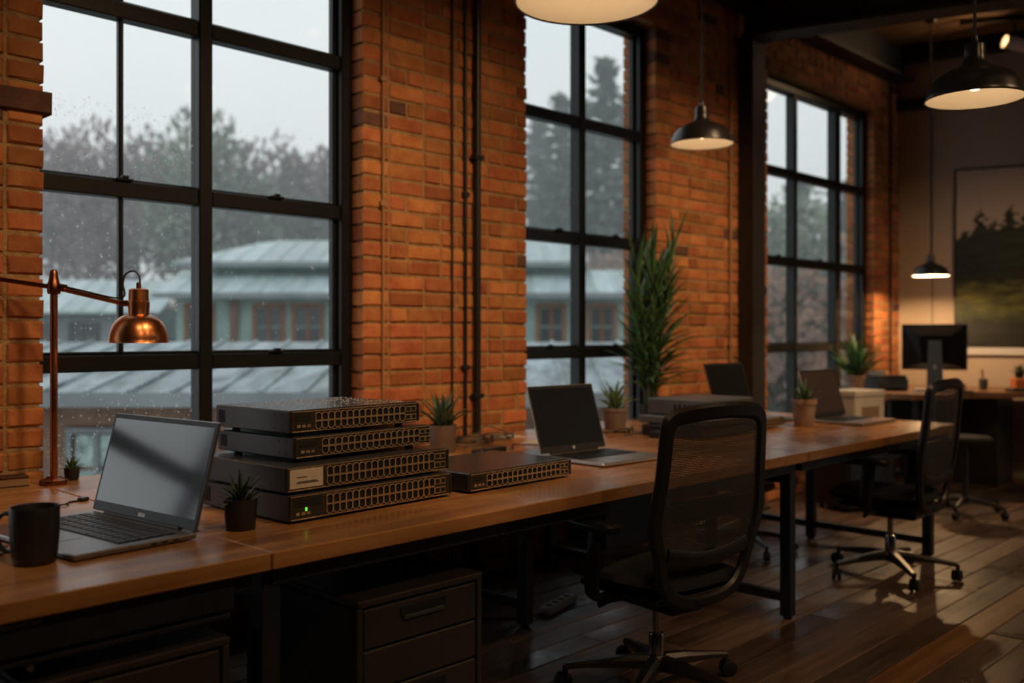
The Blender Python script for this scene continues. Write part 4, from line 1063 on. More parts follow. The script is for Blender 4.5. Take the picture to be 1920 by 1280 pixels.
# ------------------------------------------------------------------ potted plants
def blade(L, w, bend, m, thick=0.25, n=7, cup=0.3):
    """one pointed leaf growing up z, bending towards +x"""
    v = []; f = []
    for k in range(n+1):
        t = k/n; a = bend*t*t
        x = L*(0.5*bend*t*t); z = L*t*(1-0.12*bend*bend*t*t)
        hw = w/2*(0.75+0.6*t-0.2*t*t)*(1-t**2.6)+0.0004
        if t == 1: hw = 0.0006
        c = hw*cup
        v += [(x-c, -hw, z), (x+hw*thick, 0, z), (x-c, hw, z), (x-hw*thick*1.3, 0, z)]
    for k in range(n):
        for j in range(4): a = k*4+j; b = k*4+(j+1) % 4; f.append((a, b, b+4, a+4))
    me = bpy.data.meshes.new('leaf'); me.from_pydata(v, [], f); me.update(); me.materials.append(M[m])
    for p in me.polygons: p.use_smooth = True
    return me
def pot(root, rt, rb, h, m, rimh=0.0, saucer=False, wall=0.006):
    p = [(0, 0.0), (rb, 0.0), (rb+0.001, 0.002)]
    if rimh: p += [(rt-0.004, h-rimh), (rt, h-rimh+0.002), (rt+0.001, h-0.002)]
    else: p += [(rt-0.001, h-0.003)]
    p += [(rt-0.001, h), (rt-wall, h), (rt-wall-0.001, h-0.012)]
    MB().lathe(p, 36).build('pot', m, root, smooth=True)
    MB().lathe([(0, h-0.010), (rt*0.5, h-0.008), (rt-wall-0.0005, h-0.012)], 24).build('soil', 'soil', root)
def spiky_plant(x, y, z, label, rt, rb, h, pm, L, w, nl, lm, spread=0.75, rimh=0.0, name='potted_aloe', grp='small potted succulents', seed=1):
    r = random.Random(seed); root = empty(name, (x, y, z), 0, label, 'potted plant', grp)
    pot(root, rt, rb, h, pm, rimh)
    ms = [blade(L, w, b, lm) for b in (0.25, 0.45, 0.7, 0.1)]
    for k in range(nl):
        ring = k/nl; az = k*2.39996+r.uniform(-.2, .2); tilt = (0.08+spread*ring)*r.uniform(0.85, 1.15)
        o = link('leaf', ms[k % 4], root, (rt*0.35*ring*math.cos(az), rt*0.35*ring*math.sin(az), h-0.014))
        o.rotation_euler = Euler((0, tilt, az), 'XYZ'); s = r.uniform(0.7, 1.12)*(1.0-0.25*ring); o.scale = (1, 1, s)
    return root
spiky_plant(2.855, 3.19, ZD, 'aloe in a taupe pot behind the network switch stack', 0.064, 0.055, 0.122, 'pot_taupe', 0.185, 0.026, 22, 'leaf_aloe', 0.8, seed=3)
spiky_plant(4.11, 3.20, ZD+0.009, 'bright green aloe in a grey pot below the middle window', 0.070, 0.053, 0.118, 'pot_grey', 0.165, 0.030, 20, 'leaf_aloe_bright', 0.62, rimh=0.022, seed=5)
so = empty('pot_saucer', (4.11, 3.20, ZD), 0, 'round brown saucer under the bright green aloe', 'saucer')
MB().lathe([(0, 0), (0.07, 0), (0.088, 0.006), (0.088, 0.0085), (0.0, 0.0085)], 32).build('dish', 'cardboard', so, smooth=True)
spiky_plant(1.352, 2.325, ZD, 'tiny dark spiky plant in a black pot in front of the switch stack', 0.046, 0.038, 0.083, 'pot_black', 0.095, 0.008, 40, 'leaf_dark', 1.0, name='potted_succulent', seed=8)
spiky_plant(5.075, 2.60, ZD, 'small succulent in a weathered terracotta pot beside the far laptop', 0.072, 0.050, 0.155, 'pot_terracotta', 0.13, 0.026, 22, 'leaf_aloe_bright', 0.95, rimh=0.03, name='potted_succulent', seed=11)
spiky_plant(1.385, 3.545, ZD, 'little green succulent behind the foot of the copper lamp', 0.028, 0.022, 0.045, 'pot_black', 0.06, 0.013, 22, 'leaf_aloe_bright', 1.0, name='potted_succulent', seed=14)

# tall leafy plant in front of the brick pier
tp = empty('tall_leafy_plant', (4.80, 3.46, ZD), 0, 'tall bushy plant with narrow green leaves before the brick pier', 'potted plant')
pot(tp, 0.085, 0.065, 0.10, 'pot_black')
r_ = random.Random(21)
lms = [blade(1.0, 0.085, b, 'leaf_palm', 0.12, 8, 0.4) for b in (0.25, 0.5, 0.8, 1.05)]
cnt = 0
for k in range(11):
    az = k*2.4; H = r_.uniform(0.50, 0.98); lean = r_.uniform(0.05, 0.20)
    base = Vector((0.045*math.cos(az), 0.03*math.sin(az), 0.09))
    pts = [base + Vector((lean*H*t*t*math.cos(az)*1.2, lean*H*t*t*math.sin(az)*0.5, H*t)) for t in (0, .25, .5, .75, 1)]
    MB().tube(pts, [0.008, 0.0075, 0.0065, 0.005, 0.003], 6).build('stem', 'cane', tp, smooth=True)
    nlf = 26
    for q in range(nlf):
        t = 0.14+0.86*q/nlf; p = base + Vector((lean*H*t*t*math.cos(az)*1.2, lean*H*t*t*math.sin(az)*0.5, H*t))
        la_ = q*2.39996+k; tilt = (1.05-0.85*t)*r_.uniform(0.75, 1.2)
        if math.sin(la_) > 0.3: tilt *= 0.45          # leaves stay clear of the window and wall behind
        o = link('leaf', lms[min(3, int((1-t)*4))], tp, tuple(p)); s = r_.uniform(0.24, 0.36)*(1.05-0.15*t)
        o.rotation_euler = Euler((r_.uniform(-.2, .2), tilt, la_), 'XYZ'); o.scale = (s, s*1.15, s)

# ------------------------------------------------------------------ cables and odds and ends on the desk
def cable(name, pts, r, m, label, cat='cable', grp='loose cables on the desk', k=6):
    o = MB().tube(smooth_path(pts, k), r, 6).build(name, m, smooth=True); return tag(o, label, cat, grp)
zc = ZD+0.0035
rr = random.Random(4)
def coil(cx, cy, rad, turns, zz, sq=0.6):
    return [(cx+rad*(1+0.08*rr.uniform(-1, 1))*math.cos(t*0.7), cy+sq*rad*(1+0.1*rr.uniform(-1, 1))*math.sin(t*0.7), zz+0.003*(t % 3)+0.0012*t) for t in range(int(turns*9))]
cable('cable_coil', coil(3.10, 3.28, 0.14, 3, zc), 0.0035, 'black_plastic', 'large black coil of network cable heaped near the taupe aloe')
cable('cable_coil', coil(3.34, 3.33, 0.10, 3, zc, 0.7), 0.003, 'grey_dark', 'grey coil of thin cable near the back edge of the desk')
cable('loose_cable', [(3.10, 3.05, zc), (3.14, 3.03, zc), (3.2, 3.08, zc+0.01), (3.33, 3.02, zc), (3.42, 3.10, zc), (3.52, 3.18, zc), (3.60, 3.16, zc)], 0.0035, 'black_plastic', 'loose black cable lying behind the black-screened laptop')
cable('loose_cable', [(3.60, 3.50, zc), (3.50, 3.47, zc+0.03), (3.44, 3.52, zc+0.05), (3.36, 3.48, zc+0.025), (3.28, 3.54, zc)], 0.0025, 'grey_dark', 'thin grey cable looping up beside the coils')
ad = empty('power_adapter', (2.98, 3.02, ZD), 0.2, 'flat black power adapter beside the taupe aloe', 'adapter'); MB().bbox(-0.10, 0.10, -0.03, 0.03, 0, 0.022, 0.005).build('body', 'black_plastic', ad); MB().box(-0.04, 0.04, -0.015, 0.015, 0.022, 0.0224).build('rating_plate', 'grey_dark', ad)
cl = empty('cable_clamp', (3.20, 3.47, ZD), 0.4, 'small metal cable clamp standing among the coiled cables', 'clamp'); MB().bbox(-0.03, 0.03, -0.015, 0.015, 0, 0.014, 0.003).build('base', 'grey_dark', cl); MB().tube(smooth_path([(-0.018, 0, 0.013), (-0.02, 0, 0.05), (0.0, 0, 0.065), (0.02, 0, 0.05), (0.018, 0, 0.013)], 4), 0.004, 6).build('hoop', 'chrome', cl, smooth=True)
for i, (x, y, w_, h_, a, lab) in enumerate(((3.44, 3.14, 0.17, 0.12, 0.3, 'small white paper sheet half hidden behind the black-screened laptop'), (3.50, 3.42, 0.16, 0.11, -0.2, 'pale paper slip near the back edge of the desk'))):
    o = MB().bbox(-w_/2, w_/2, -h_/2, h_/2, 0, 0.003, 0.0008).build('paper_sheet', 'paper', loc=(x, y, ZD), rot=(0, 0, a)); tag(o, lab, 'paper')
gl = empty('spectacles', (3.93, 2.97, ZD), 0.3, 'folded black spectacles beside the grey aloe pot', 'glasses')
for sx in (-1, 1):
    MB().tube([(sx*0.034+0.026*math.cos(t*PI/8), 0, 0.028+0.022*math.sin(t*PI/8)) for t in range(16)], 0.003, 6, closed=True).build('lens_rim', 'black_gloss', gl, smooth=True)
    MB().tube([(sx*0.062, 0.0, 0.034), (sx*0.066, 0.07, 0.030), (sx*0.062, 0.13, 0.010)], 0.003, 6).build('temple', 'black_gloss', gl, smooth=True)
MB().tube([(-0.009, 0, 0.034), (0, -0.002, 0.038), (0.009, 0, 0.034)], 0.0025, 6).build('bridge', 'black_gloss', gl, smooth=True)
ch = empty('charger_brick', (4.02, 2.86, ZD), 0.1, 'small black charger block in front of the grey case stack', 'charger')
MB().bbox(-0.035, 0.035, -0.03, 0.03, 0, 0.035, 0.006).build('body', 'black_plastic', ch); MB().bbox(-0.012, 0.012, -0.036, -0.03, 0.012, 0.022, 0.002).build('socket', 'grey_dark', ch)
# leather books beside the lamp foot
for (x, y, z, w_, d_, h_, a, m, lab) in ((1.17, 3.56, ZD, 0.13, 0.09, 0.034, -0.15, 'copper_dark', 'dark brown book lying against the foot of the copper lamp'),):
    b = empty('book', (x, y, z), a, lab, 'book')
    MB().bbox(-w_/2, w_/2, -d_/2, d_/2, 0, 0.004, 0.001).build('cover', 'leather_brown', b); MB().box(-w_/2+.004, w_/2-.004, -d_/2+.004, d_/2-.001, 0.004, h_-0.004).build('pages', 'cardboard', b); MB().bbox(-w_/2, w_/2, -d_/2, d_/2, h_-0.004, h_, 0.001).build('cover', 'leather_brown', b)
# crumpled leaf scraps / coins behind the near laptop
pe = empty('cable_tie', (1.16, 3.03, ZD), 0.5, 'short twisted black cable tie on the desk behind the near laptop', 'cable')
MB().tube(smooth_path([(-0.08, 0.0, 0.003), (-0.04, 0.02, 0.003), (0.0, -0.01, 0.006), (0.04, 0.015, 0.003), (0.09, 0.0, 0.003)], 6), 0.003, 6).build('strap', 'black_plastic', pe, smooth=True)
MB().bbox(0.07, 0.10, -0.012, 0.012, 0, 0.012, 0.003).build('head', 'black_plastic', pe)
cn = empty('cable_grommet', (1.235, 2.40, ZD), 0.0, 'small black cable grommet between the near laptop and the tiny plant', 'grommet')
MB().lathe([(0, 0), (0.03, 0), (0.03, 0.004), (0.022, 0.006), (0.020, 0.003), (0, 0.003)], 24).build('ring', 'black_plastic', cn, smooth=True)
MB().box(-0.006, 0.006, -0.02, 0.0, 0.003, 0.0045).build('slot', 'port_dark', cn)
# floor cable and power strip behind the near chair
ps = empty('power_strip', (3.36, 2.95, 0), 0.25, 'pale power strip on the floor under the desk', 'power strip')
MB().bbox(-0.14, 0.14, -0.03, 0.03, 0, 0.036, 0.006).build('body', 'rail_pale', ps)
for q in range(4): MB().lathe([(0, 0.036), (0.018, 0.036), (0.018, 0.0366), (0, 0.0366)], 14, -0.09+q*0.06, 0).build('socket', 'port_dark', ps)
cable('floor_cable', [(3.23, 2.92, 0.012), (3.12, 2.95, 0.006), (3.0, 3.06, 0.006), (2.95, 3.2, 0.006), (3.05, 3.32, 0.006), (3.2, 3.45, 0.006)], 0.005, 'black_plastic', 'black cable curling over the floor planks from the power strip', grp='cables on the floor')

# ------------------------------------------------------------------ far desk with the monitor
ZF = 0.80
fd = empty('corner_desk', (8.1, 2.9, 0), 0, 'wooden corner desk with the monitor against the end wall', 'desk')
pts = [(7.62, 3.60), (7.62, 3.42), (7.60, 2.96), (7.72, 2.80), (8.10, 2.72), (8.62, 2.30), (9.08, 1.60), (9.52, 1.60), (9.06, 3.25), (8.98, 3.60)]
n = len(pts); v = [(x-8.1, y-2.9, z) for z in (ZF-0.045, ZF) for x, y in pts]
f = [tuple(range(n)), tuple(range(2*n-1, n-1, -1))] + [(i, i+n, (i+1) % n+n, (i+1) % n) for i in range(n)]
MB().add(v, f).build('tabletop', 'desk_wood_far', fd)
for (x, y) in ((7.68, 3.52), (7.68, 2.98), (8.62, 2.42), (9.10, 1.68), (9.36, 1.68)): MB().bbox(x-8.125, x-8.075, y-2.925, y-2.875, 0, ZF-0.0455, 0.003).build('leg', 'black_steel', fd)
MB().bbox(7.75-8.1, 8.55-8.1, 3.2-2.9, 3.24-2.9, 0.25, 0.74, 0.004).build('modesty_panel', 'grey_dark', fd)
MB().bbox(8.55-8.1, 8.95-8.1, 2.65-2.9, 3.15-2.9, 0.0, 0.745, 0.004).build('drawer_unit', 'cabinet_metal', fd)
mo = empty('computer_monitor', (8.17, 3.02, ZF), math.radians(-67), 'large dark computer monitor seen from behind on the corner desk', 'monitor')
# the back faces the camera: local -y is the back
MB().bbox(-0.25, 0.25, 0.0, 0.02, 0.175, 0.555, 0.004).build('panel', 'black_gloss', mo)
vv = [(-0.24, 0, 0.19), (0.24, 0, 0.19), (0.24, 0, 0.545), (-0.24, 0, 0.545), (-0.10, -0.05, 0.23), (0.10, -0.05, 0.23), (0.12, -0.05, 0.46), (-0.12, -0.05, 0.46)]
MB().add(vv, [(4, 5, 6, 7), (0, 1, 5, 4), (1, 2, 6, 5), (2, 3, 7, 6), (3, 0, 4, 7)]).build('rear_shell', 'black_gloss', mo)
MB().add([(-0.05, -0.052, 0.42), (0.05, -0.052, 0.42), (0.065, -0.10, 0.0), (-0.065, -0.10, 0.0), (-0.05, -0.068, 0.42), (0.05, -0.068, 0.42), (0.065, -0.118, 0.0), (-0.065, -0.118, 0.0)],
         [(4, 5, 6, 7), (0, 3, 2, 1), (0, 4, 7, 3), (1, 2, 6, 5), (0, 1, 5, 4), (3, 7, 6, 2)]).build('stand', 'grey_box', mo)
MB().bbox(-0.11, 0.11, -0.13, 0.08, 0.0, 0.010, 0.003).build('foot', 'grey_box', mo)
MB().bbox(-0.010, 0.010, -0.098, -0.094, 0.185, 0.215, 0.001).build('logo', 'logo_pale', mo)
pr = empty('printer', (8.03, 3.38, ZF), math.radians(-28), 'dark grey printer on the corner desk left of the monitor', 'printer')
MB().bbox(-0.15, 0.15, -0.12, 0.12, 0.0, 0.10, 0.008).build('body', 'grey_dark', pr); MB().bbox(-0.14, 0.14, -0.11, 0.11, 0.10, 0.125, 0.006).build('lid', 'black_plastic', pr)
MB().bbox(-0.10, 0.10, -0.15, -0.11, 0.03, 0.04, 0.003).build('paper_tray', 'grey_box', pr); MB().bbox(-0.09, 0.09, 0.06, 0.075, 0.12, 0.17, 0.003, Matrix.Rotation(-0.2, 4, 'X')).build('paper_feeder', 'grey_box', pr)
# things right of the monitor
ob = empty('organiser_tray', (8.86, 2.42, ZF), math.radians(-60), 'low orange desk organiser right of the monitor', 'organiser')
MB().bbox(-0.20, 0.20, -0.09, 0.09, 0.0, 0.10, 0.006).build('body', 'orange_box', ob)
MB().box(-0.18, 0.18, -0.07, 0.07, 0.1002, 0.1008).build('lining', 'cardboard', ob)
for (x, y, L, nl, lab, s) in ((8.80, 2.55, 0.10, 26, 'left tiny plant standing on the orange organiser', 31), (8.90, 2.36, 0.085, 26, 'right tiny plant standing on the orange organiser', 33)):
    spiky_plant(x, y, ZF+0.1008, lab, 0.038, 0.030, 0.05, 'pot_black', L, 0.02, nl, 'leaf_dark', 1.1, name='potted_succulent', grp='tiny plants on the orange organiser', seed=s)
cp = empty('pencil_cup', (8.68, 2.80, ZF), 0, 'small cup with a stalk between monitor and orange organiser', 'cup')
MB().lathe([(0, 0), (0.032, 0), (0.036, 0.09), (0.033, 0.09), (0.030, 0.006), (0, 0.006)], 20).build('cup', 'grey_dark', cp, smooth=True)
for q in range(3): MB().tube([(0.01*(q-1), 0.0, 0.006), (0.022*(q-1), 0.01, 0.17)], 0.004, 6).build('pencil', 'cardboard', cp)
for (x, y, w_, d_, h_, a, m, lab) in ((8.47, 2.96, 0.16, 0.10, 0.05, -0.4, 'cardboard', 'short stack of brown papers at the monitor foot'), (7.87, 3.02, 0.14, 0.09, 0.035, 0.5, 'paper', 'pale paper bundle left of the monitor foot'), (8.58, 2.50, 0.16, 0.12, 0.028, -0.7, 'black_plastic', 'black tablet right of the monitor foot')):
    b = empty('desk_bundle', (x, y, ZF), a, lab, 'papers'); MB().bbox(-w_/2, w_/2, -d_/2, d_/2, 0, h_*0.5, 0.003).build('lower_part', m, b); MB().bbox(-w_/2+.01, w_/2-.006, -d_/2+.004, d_/2-.01, h_*0.5, h_, 0.003).build('upper_part', 'grey_dark' if m != 'paper' else 'paper', b)
kb = empty('keyboard_pad', (8.10, 2.80, ZF), math.radians(-16), 'dark mat lying before the monitor on the corner desk', 'mat')
MB().bbox(-0.11, 0.11, -0.06, 0.06, 0.0, 0.012, 0.004).build('body', 'grey_dark', kb); MB().box(-0.10, 0.10, -0.05, 0.05, 0.012, 0.0128).build('cover', 'black_plastic', kb)
spiky_plant(7.72, 3.50, ZF, 'dark green dracaena in a terracotta pot before the far window', 0.085, 0.065, 0.13, 'pot_terracotta', 0.40, 0.05, 40, 'leaf_palm', 0.82, rimh=0.03, name='potted_dracaena', grp=None, seed=41)
# cream box on a low dark cabinet beyond the end of the desk run
cb = empty('low_cabinet', (6.80, 3.10, 0), math.radians(-20), 'dark low cabinet under the cream box beyond the far laptop', 'cabinet')
MB().bbox(-0.22, 0.22, -0.18, 0.18, 0.03, 0.60, 0.01).build('body', 'black_plastic', cb); MB().bbox(-0.225, 0.225, -0.185, 0.185, 0.60, 0.62, 0.004).build('top_panel', 'black_plastic', cb)
MB().bbox(-0.21, 0.21, -0.19, -0.18, 0.06, 0.58, 0.004).build('door', 'black_plastic', cb)
for q in ((-.17, -.13), (.17, -.13), (-.17, .13), (.17, .13)): MB().lathe([(0, 0), (0.015, 0), (0.015, 0.03), (0, 0.03)], 10, *q).build('foot', 'black_plastic', cb)
cx_ = empty('storage_box', (6.80, 3.08, 0.62), math.radians(-12), 'cream storage box beyond the far laptop, its shaded side put in as brown', 'box')
MB().bbox(-0.17, 0.17, -0.13, 0.13, 0.0, 0.20, 0.008).build('body', 'cream', cx_); MB().bbox(-0.175, 0.175, -0.135, 0.135, 0.20, 0.245, 0.006).build('lid', 'cream', cx_)
MB().box(-0.10, 0.10, -0.1325, -0.1302, 0.05, 0.13).build('side_shade', 'cardboard', cx_)  # brown panel stands in for shade on the box's side
# ceiling tracks with warm spotlights: one head shows at the upper right, the others are unseen, added as warm fill
SPOT_W = 160.0
def track_spot(x, y, z, aim, label, watt=None, size=66, track=None, white=False):
    tk = empty('ceiling_spotlight', (x, y, z), 0, label, 'spotlight', 'spotlights on the ceiling tracks')
    d = (Vector(aim)-Vector((x, y, z-0.17))).normalized(); q = d.to_track_quat('-Z', 'Y').to_matrix().to_4x4()
    MB().tube([(0, 0, 0.0), (0, 0, -0.16)], 0.010, 8).build('stem', 'black_steel', tk)
    mt = Matrix.Translation((0, 0, -0.17)) @ q
    MB().lathe([(0, 0.14), (0.045, 0.14), (0.055, 0.13), (0.058, -0.09), (0.054, -0.09), (0.050, 0.02), (0, 0.02)], 24, rot=mt).build('lamp_head', 'white_metal', tk, smooth=True)
    if watt:
        MB().lathe([(0, -0.0), (0.046, 0.0), (0.046, 0.019), (0, 0.019)], 20, rot=mt).build('lens', 'bulb', tk)
        l = bpy.data.lights.new('spot_beam', 'SPOT'); l.energy = watt; l.color = (1.0, 0.64, 0.34); l.spot_size = math.radians(size); l.spot_blend = 1.0; l.shadow_soft_size = 0.14
        lo = bpy.data.objects.new('spot_beam', l); col.objects.link(lo); lo.parent = tk; lo.matrix_local = mt @ Matrix.Translation((0, 0, -0.1))
    return tk
for (x, y, aim, w_, sz, lab) in ((0.3, -1.3, (0.9, 2.1, 0.6), 64, 80, 'first added fill spotlight of the unseen track behind the camera'), (2.5, -1.3, (2.4, 2.0, 0.6), 72, 80, 'second added fill spotlight of the unseen track behind the camera'),
                               (4.7, -1.3, (4.3, 1.6, 0.3), 74, 84, 'third added fill spotlight of the unseen track behind the camera'), (6.8, -1.3, (6.4, 1.2, 0.2), 62, 84, 'fourth added fill spotlight of the unseen track behind the camera'), (6.2, 0.2, (9.3, 2.5, 1.75), 150, 60, 'unseen spotlight added to brighten the beige end wall')):
    track_spot(x, y, ZCEIL-0.040, aim, lab, w_, sz)  # unseen spots added to fill the desks, floor and end wall
def track(x0, y0, x1, y1, z, label):
    a = Vector((x0, y0, z)); b = Vector((x1, y1, z)); L = (b-a).length
    o = MB().bbox(-L/2, L/2, -0.02, 0.02, -0.03, 0.0, 0.003).build('light_track', 'black_steel', loc=tuple((a+b)/2), rot=(0, 0, math.atan2(y1-y0, x1-x0)))
    tag(o, label, 'track')
track(0.2, 1.05, 5.9, 1.05, ZCEIL-0.010, 'unseen black lighting track added on the ceiling above the view')
for (x, ax, az, lab) in ((0.7, 1.2, 0.6, 'first added fill spotlight of the unseen track, above the mug'), (2.0, 2.3, 0.85, 'second added fill spotlight of the unseen track'), (3.1, 3.3, 1.0, 'third added fill spotlight of the unseen track'), (4.4, 5.4, 1.0, 'fourth added fill spotlight of the unseen track'), (5.6, 6.2, 0.9, 'last added fill spotlight of the unseen track')):
    track_spot(x, 1.05, ZCEIL-0.040, (ax, 3.66, az), lab, SPOT_W*(0.45 if x < 1 else 1.0))  # unseen spots added to wash the brick wall with warm light
track(-0.2, -1.3, 7.3, -1.3, ZCEIL-0.010, 'unseen black lighting track added on the ceiling behind the camera')
track(8.55, 2.95, 9.05, 1.9, ZCEIL-0.010, 'dark lighting track on the ceiling boards at upper right')
track_spot(8.84, 2.60, ZCEIL-0.040, (8.2, 3.2, 3.93), 'white cylindrical spotlight on the dark track at upper right', 8, 110)

# ------------------------------------------------------------------ outdoors: ground, hill, houses, trees
RZ = YAW - PI/2          # the street outside runs at an angle to this building
GZ = -3.2
gv = []; gf = []
def hill_z(r, d):
    t = max(0.0, (d-27.0)/45.0)
    h = 9.5*min(1.0, t)**0.9 if t > 0 else 0.0
    h *= 0.80+0.20*math.sin(r*0.11+0.6)+0.06*math.sin(r*0.31)
    if r > 4: h *= max(0.55, 1.0-0.012*(r-4))
    if r < -26: h *= max(0.0, 1-(-26-r)/14)
    return GZ+h
nr, nd_ = 60, 34
for j in range(nd_+1):
    d = 6.2+86*(j/nd_)**1.25
    for i in range(nr+1):
        r = -70+160*i/nr; p = W(r, d, hill_z(r, d)+0.15*math.sin(r*1.7+d)*(d > 30)); gv.append(tuple(p))
for j in range(nd_):
    for i in range(nr): a = j*(nr+1)+i; gf.append((a, a+1, a+nr+2, a+nr+1))
g = MB().add(gv, gf).build('hillside', 'hill', smooth=True); tag(g, 'brown wooded hillside rising beyond the roofs', kind='structure')

def roof_panels(root, m, r0, r1, dl, dh, zl, zh, n, name='roof_panel', seam=0.035, taper=0.0):
    """one pitched roof plane of n standing-seam sheets, from the eave (dl, zl) up to the ridge (dh, zh)"""
    w = (r1-r0)/n
    for k in range(n):
        a, b = r0+k*w+0.01, r0+(k+1)*w-0.01
        ta = tb = 1.0
        if taper:                       # hipped left end
            ta = min(1.0, max(0.05, (a-r0)/taper)); tb = min(1.0, max(0.05, (b-r0)/taper))
        L = lambda t, q: (dl+(dh-dl)*t, zl+(zh-zl)*t)[q]
        v = [(a, L(0, 0), L(0, 1)), (b, L(0, 0), L(0, 1)), (b, L(tb, 0), L(tb, 1)), (a, L(ta, 0), L(ta, 1))]
        v += [(x, y, z-0.06) for x, y, z in v]
        s = MB().add(v, [(0, 1, 2, 3), (7, 6, 5, 4), (0, 4, 5, 1), (1, 5, 6, 2), (2, 6, 7, 3), (3, 7, 4, 0)])
        v2 = [(b-0.02, L(0, 0), L(0, 1)+seam), (b+0.03, L(0, 0), L(0, 1)+seam), (b+0.03, L(tb, 0), L(tb, 1)+seam), (b-0.02, L(tb, 0), L(tb, 1)+seam)]
        v2 += [(x, y, z-seam) for x, y, z in v2]
        s.add(v2, [(0, 1, 2, 3), (0, 4, 5, 1), (1, 5, 6, 2), (3, 7, 4, 0)])
        s.build(name, m, root)
def house_window(root, r0, r1, z0, z1, d, frame='frame_rust', pane='pane_dark', nx=2, nz=2, fw=0.09):
    f_ = MB().box(r0-fw, r0, d-0.06, d+0.02, z0-fw, z1+fw).box(r1, r1+fw, d-0.06, d+0.02, z0-fw, z1+fw).box(r0, r1, d-0.06, d+0.02, z1, z1+fw).box(r0, r1, d-0.06, d+0.02, z0-fw, z0)
    for k in range(1, nx): x = r0+(r1-r0)*k/nx; f_.box(x-0.03, x+0.03, d-0.05, d+0.01, z0, z1)
    fo = f_.build('window', frame, root)
    for i in range(nx):
        for j in range(nz):
            MB().box(r0+(r1-r0)*i/nx+0.03, r0+(r1-r0)*(i+1)/nx-0.03, d-0.02, d-0.012, z0+(z1-z0)*j/nz+0.02, z0+(z1-z0)*(j+1)/nz-0.02).build('pane', pane, fo)
# long teal house with two roof tiers
hA = empty('house', (0, 0, 0), RZ, 'long teal house with two tiers of pale metal roof', 'house')
hA.location = tuple(W(0, 0, 0)); 
MB().box(-8.6, 3.4, 24.6, 31.0, GZ, 2.25).build('wall', 'wall_teal', hA)
roof_panels(hA, 'roof_metal', -9.0, 3.7, 24.0, 26.2, 2.28, 3.00, 24)
MB().box(-8.3, 1.6, 26.2, 30.0, 2.2, 3.2).build('upper_wall', 'wall_teal', hA)
roof_panels(hA, 'roof_metal', -9.0, 2.0, 25.4, 28.2, 3.16, 4.0, 20, taper=1.9)
MB().box(-9.0, 3.7, 23.94, 24.02, 2.16, 2.30).build('gutter', 'wall_grey', hA)
MB().box(-9.0, 2.0, 25.34, 25.42, 3.05, 3.18).build('gutter', 'wall_grey', hA)
MB().box(-4.9, -4.5, 25.9, 26.4, 2.7, 3.05).build('vent_box', 'pane_dark', hA)
for (a, b) in ((-8.3, -7.7), (-6.55, -5.9), (-5.55, -4.9), (-3.6, -2.9), (-1.6, -0.9), (0.7, 1.3), (2.0, 2.6)): house_window(hA, a, b, 0.95, 1.95, 24.6)
for (a, b) in ((-7.2, -7.0), (-4.55, -4.1), (-0.6, 0.2)): MB().box(a, b, 24.5, 24.62, GZ, 2.1).build('pilaster', 'wall_tan' if a < -5 else 'shrub', hA)
# grey house far left
hD = empty('house', (0, 0, 0), RZ, 'small grey house half hidden at the left of the large window', 'house')
MB().box(-14.6, -10.2, 27.5, 31, GZ, 1.9).build('wall', 'wall_grey', hD)
roof_panels(hD, 'roof_metal', -15.0, -9.9, 27.0, 29.2, 1.9, 2.9, 9)
for (a, b) in ((-13.9, -13.2), (-12.6, -11.9), (-11.3, -10.7)): house_window(hD, a, b, 0.75, 1.5, 27.5, 'pane_dark')
# low wet-roofed shed, nearest
hB = empty('shed', (0, 0, 0), RZ, 'low brick shed with a wet ribbed roof just outside the large window', 'shed')
MB().box(-7.6, 1.6, 10.4, 13.4, GZ, 0.62).build('wall', 'wall_tan', hB)
roof_panels(hB, 'roof_wet', -8.0, 1.9, 9.9, 13.2, 0.66, 1.16, 22, seam=0.03)
MB().box(-8.0, 1.9, 9.84, 9.92, 0.52, 0.67).build('gutter', 'wall_grey', hB)
for (a, b) in ((-4.75, -3.7), (-3.0, -2.2), (-1.2, -0.4), (0.3, 1.0)): house_window(hB, a, b, -0.95, 0.2, 10.4, 'wall_grey', 'pane_teal', 4, 3, 0.06)
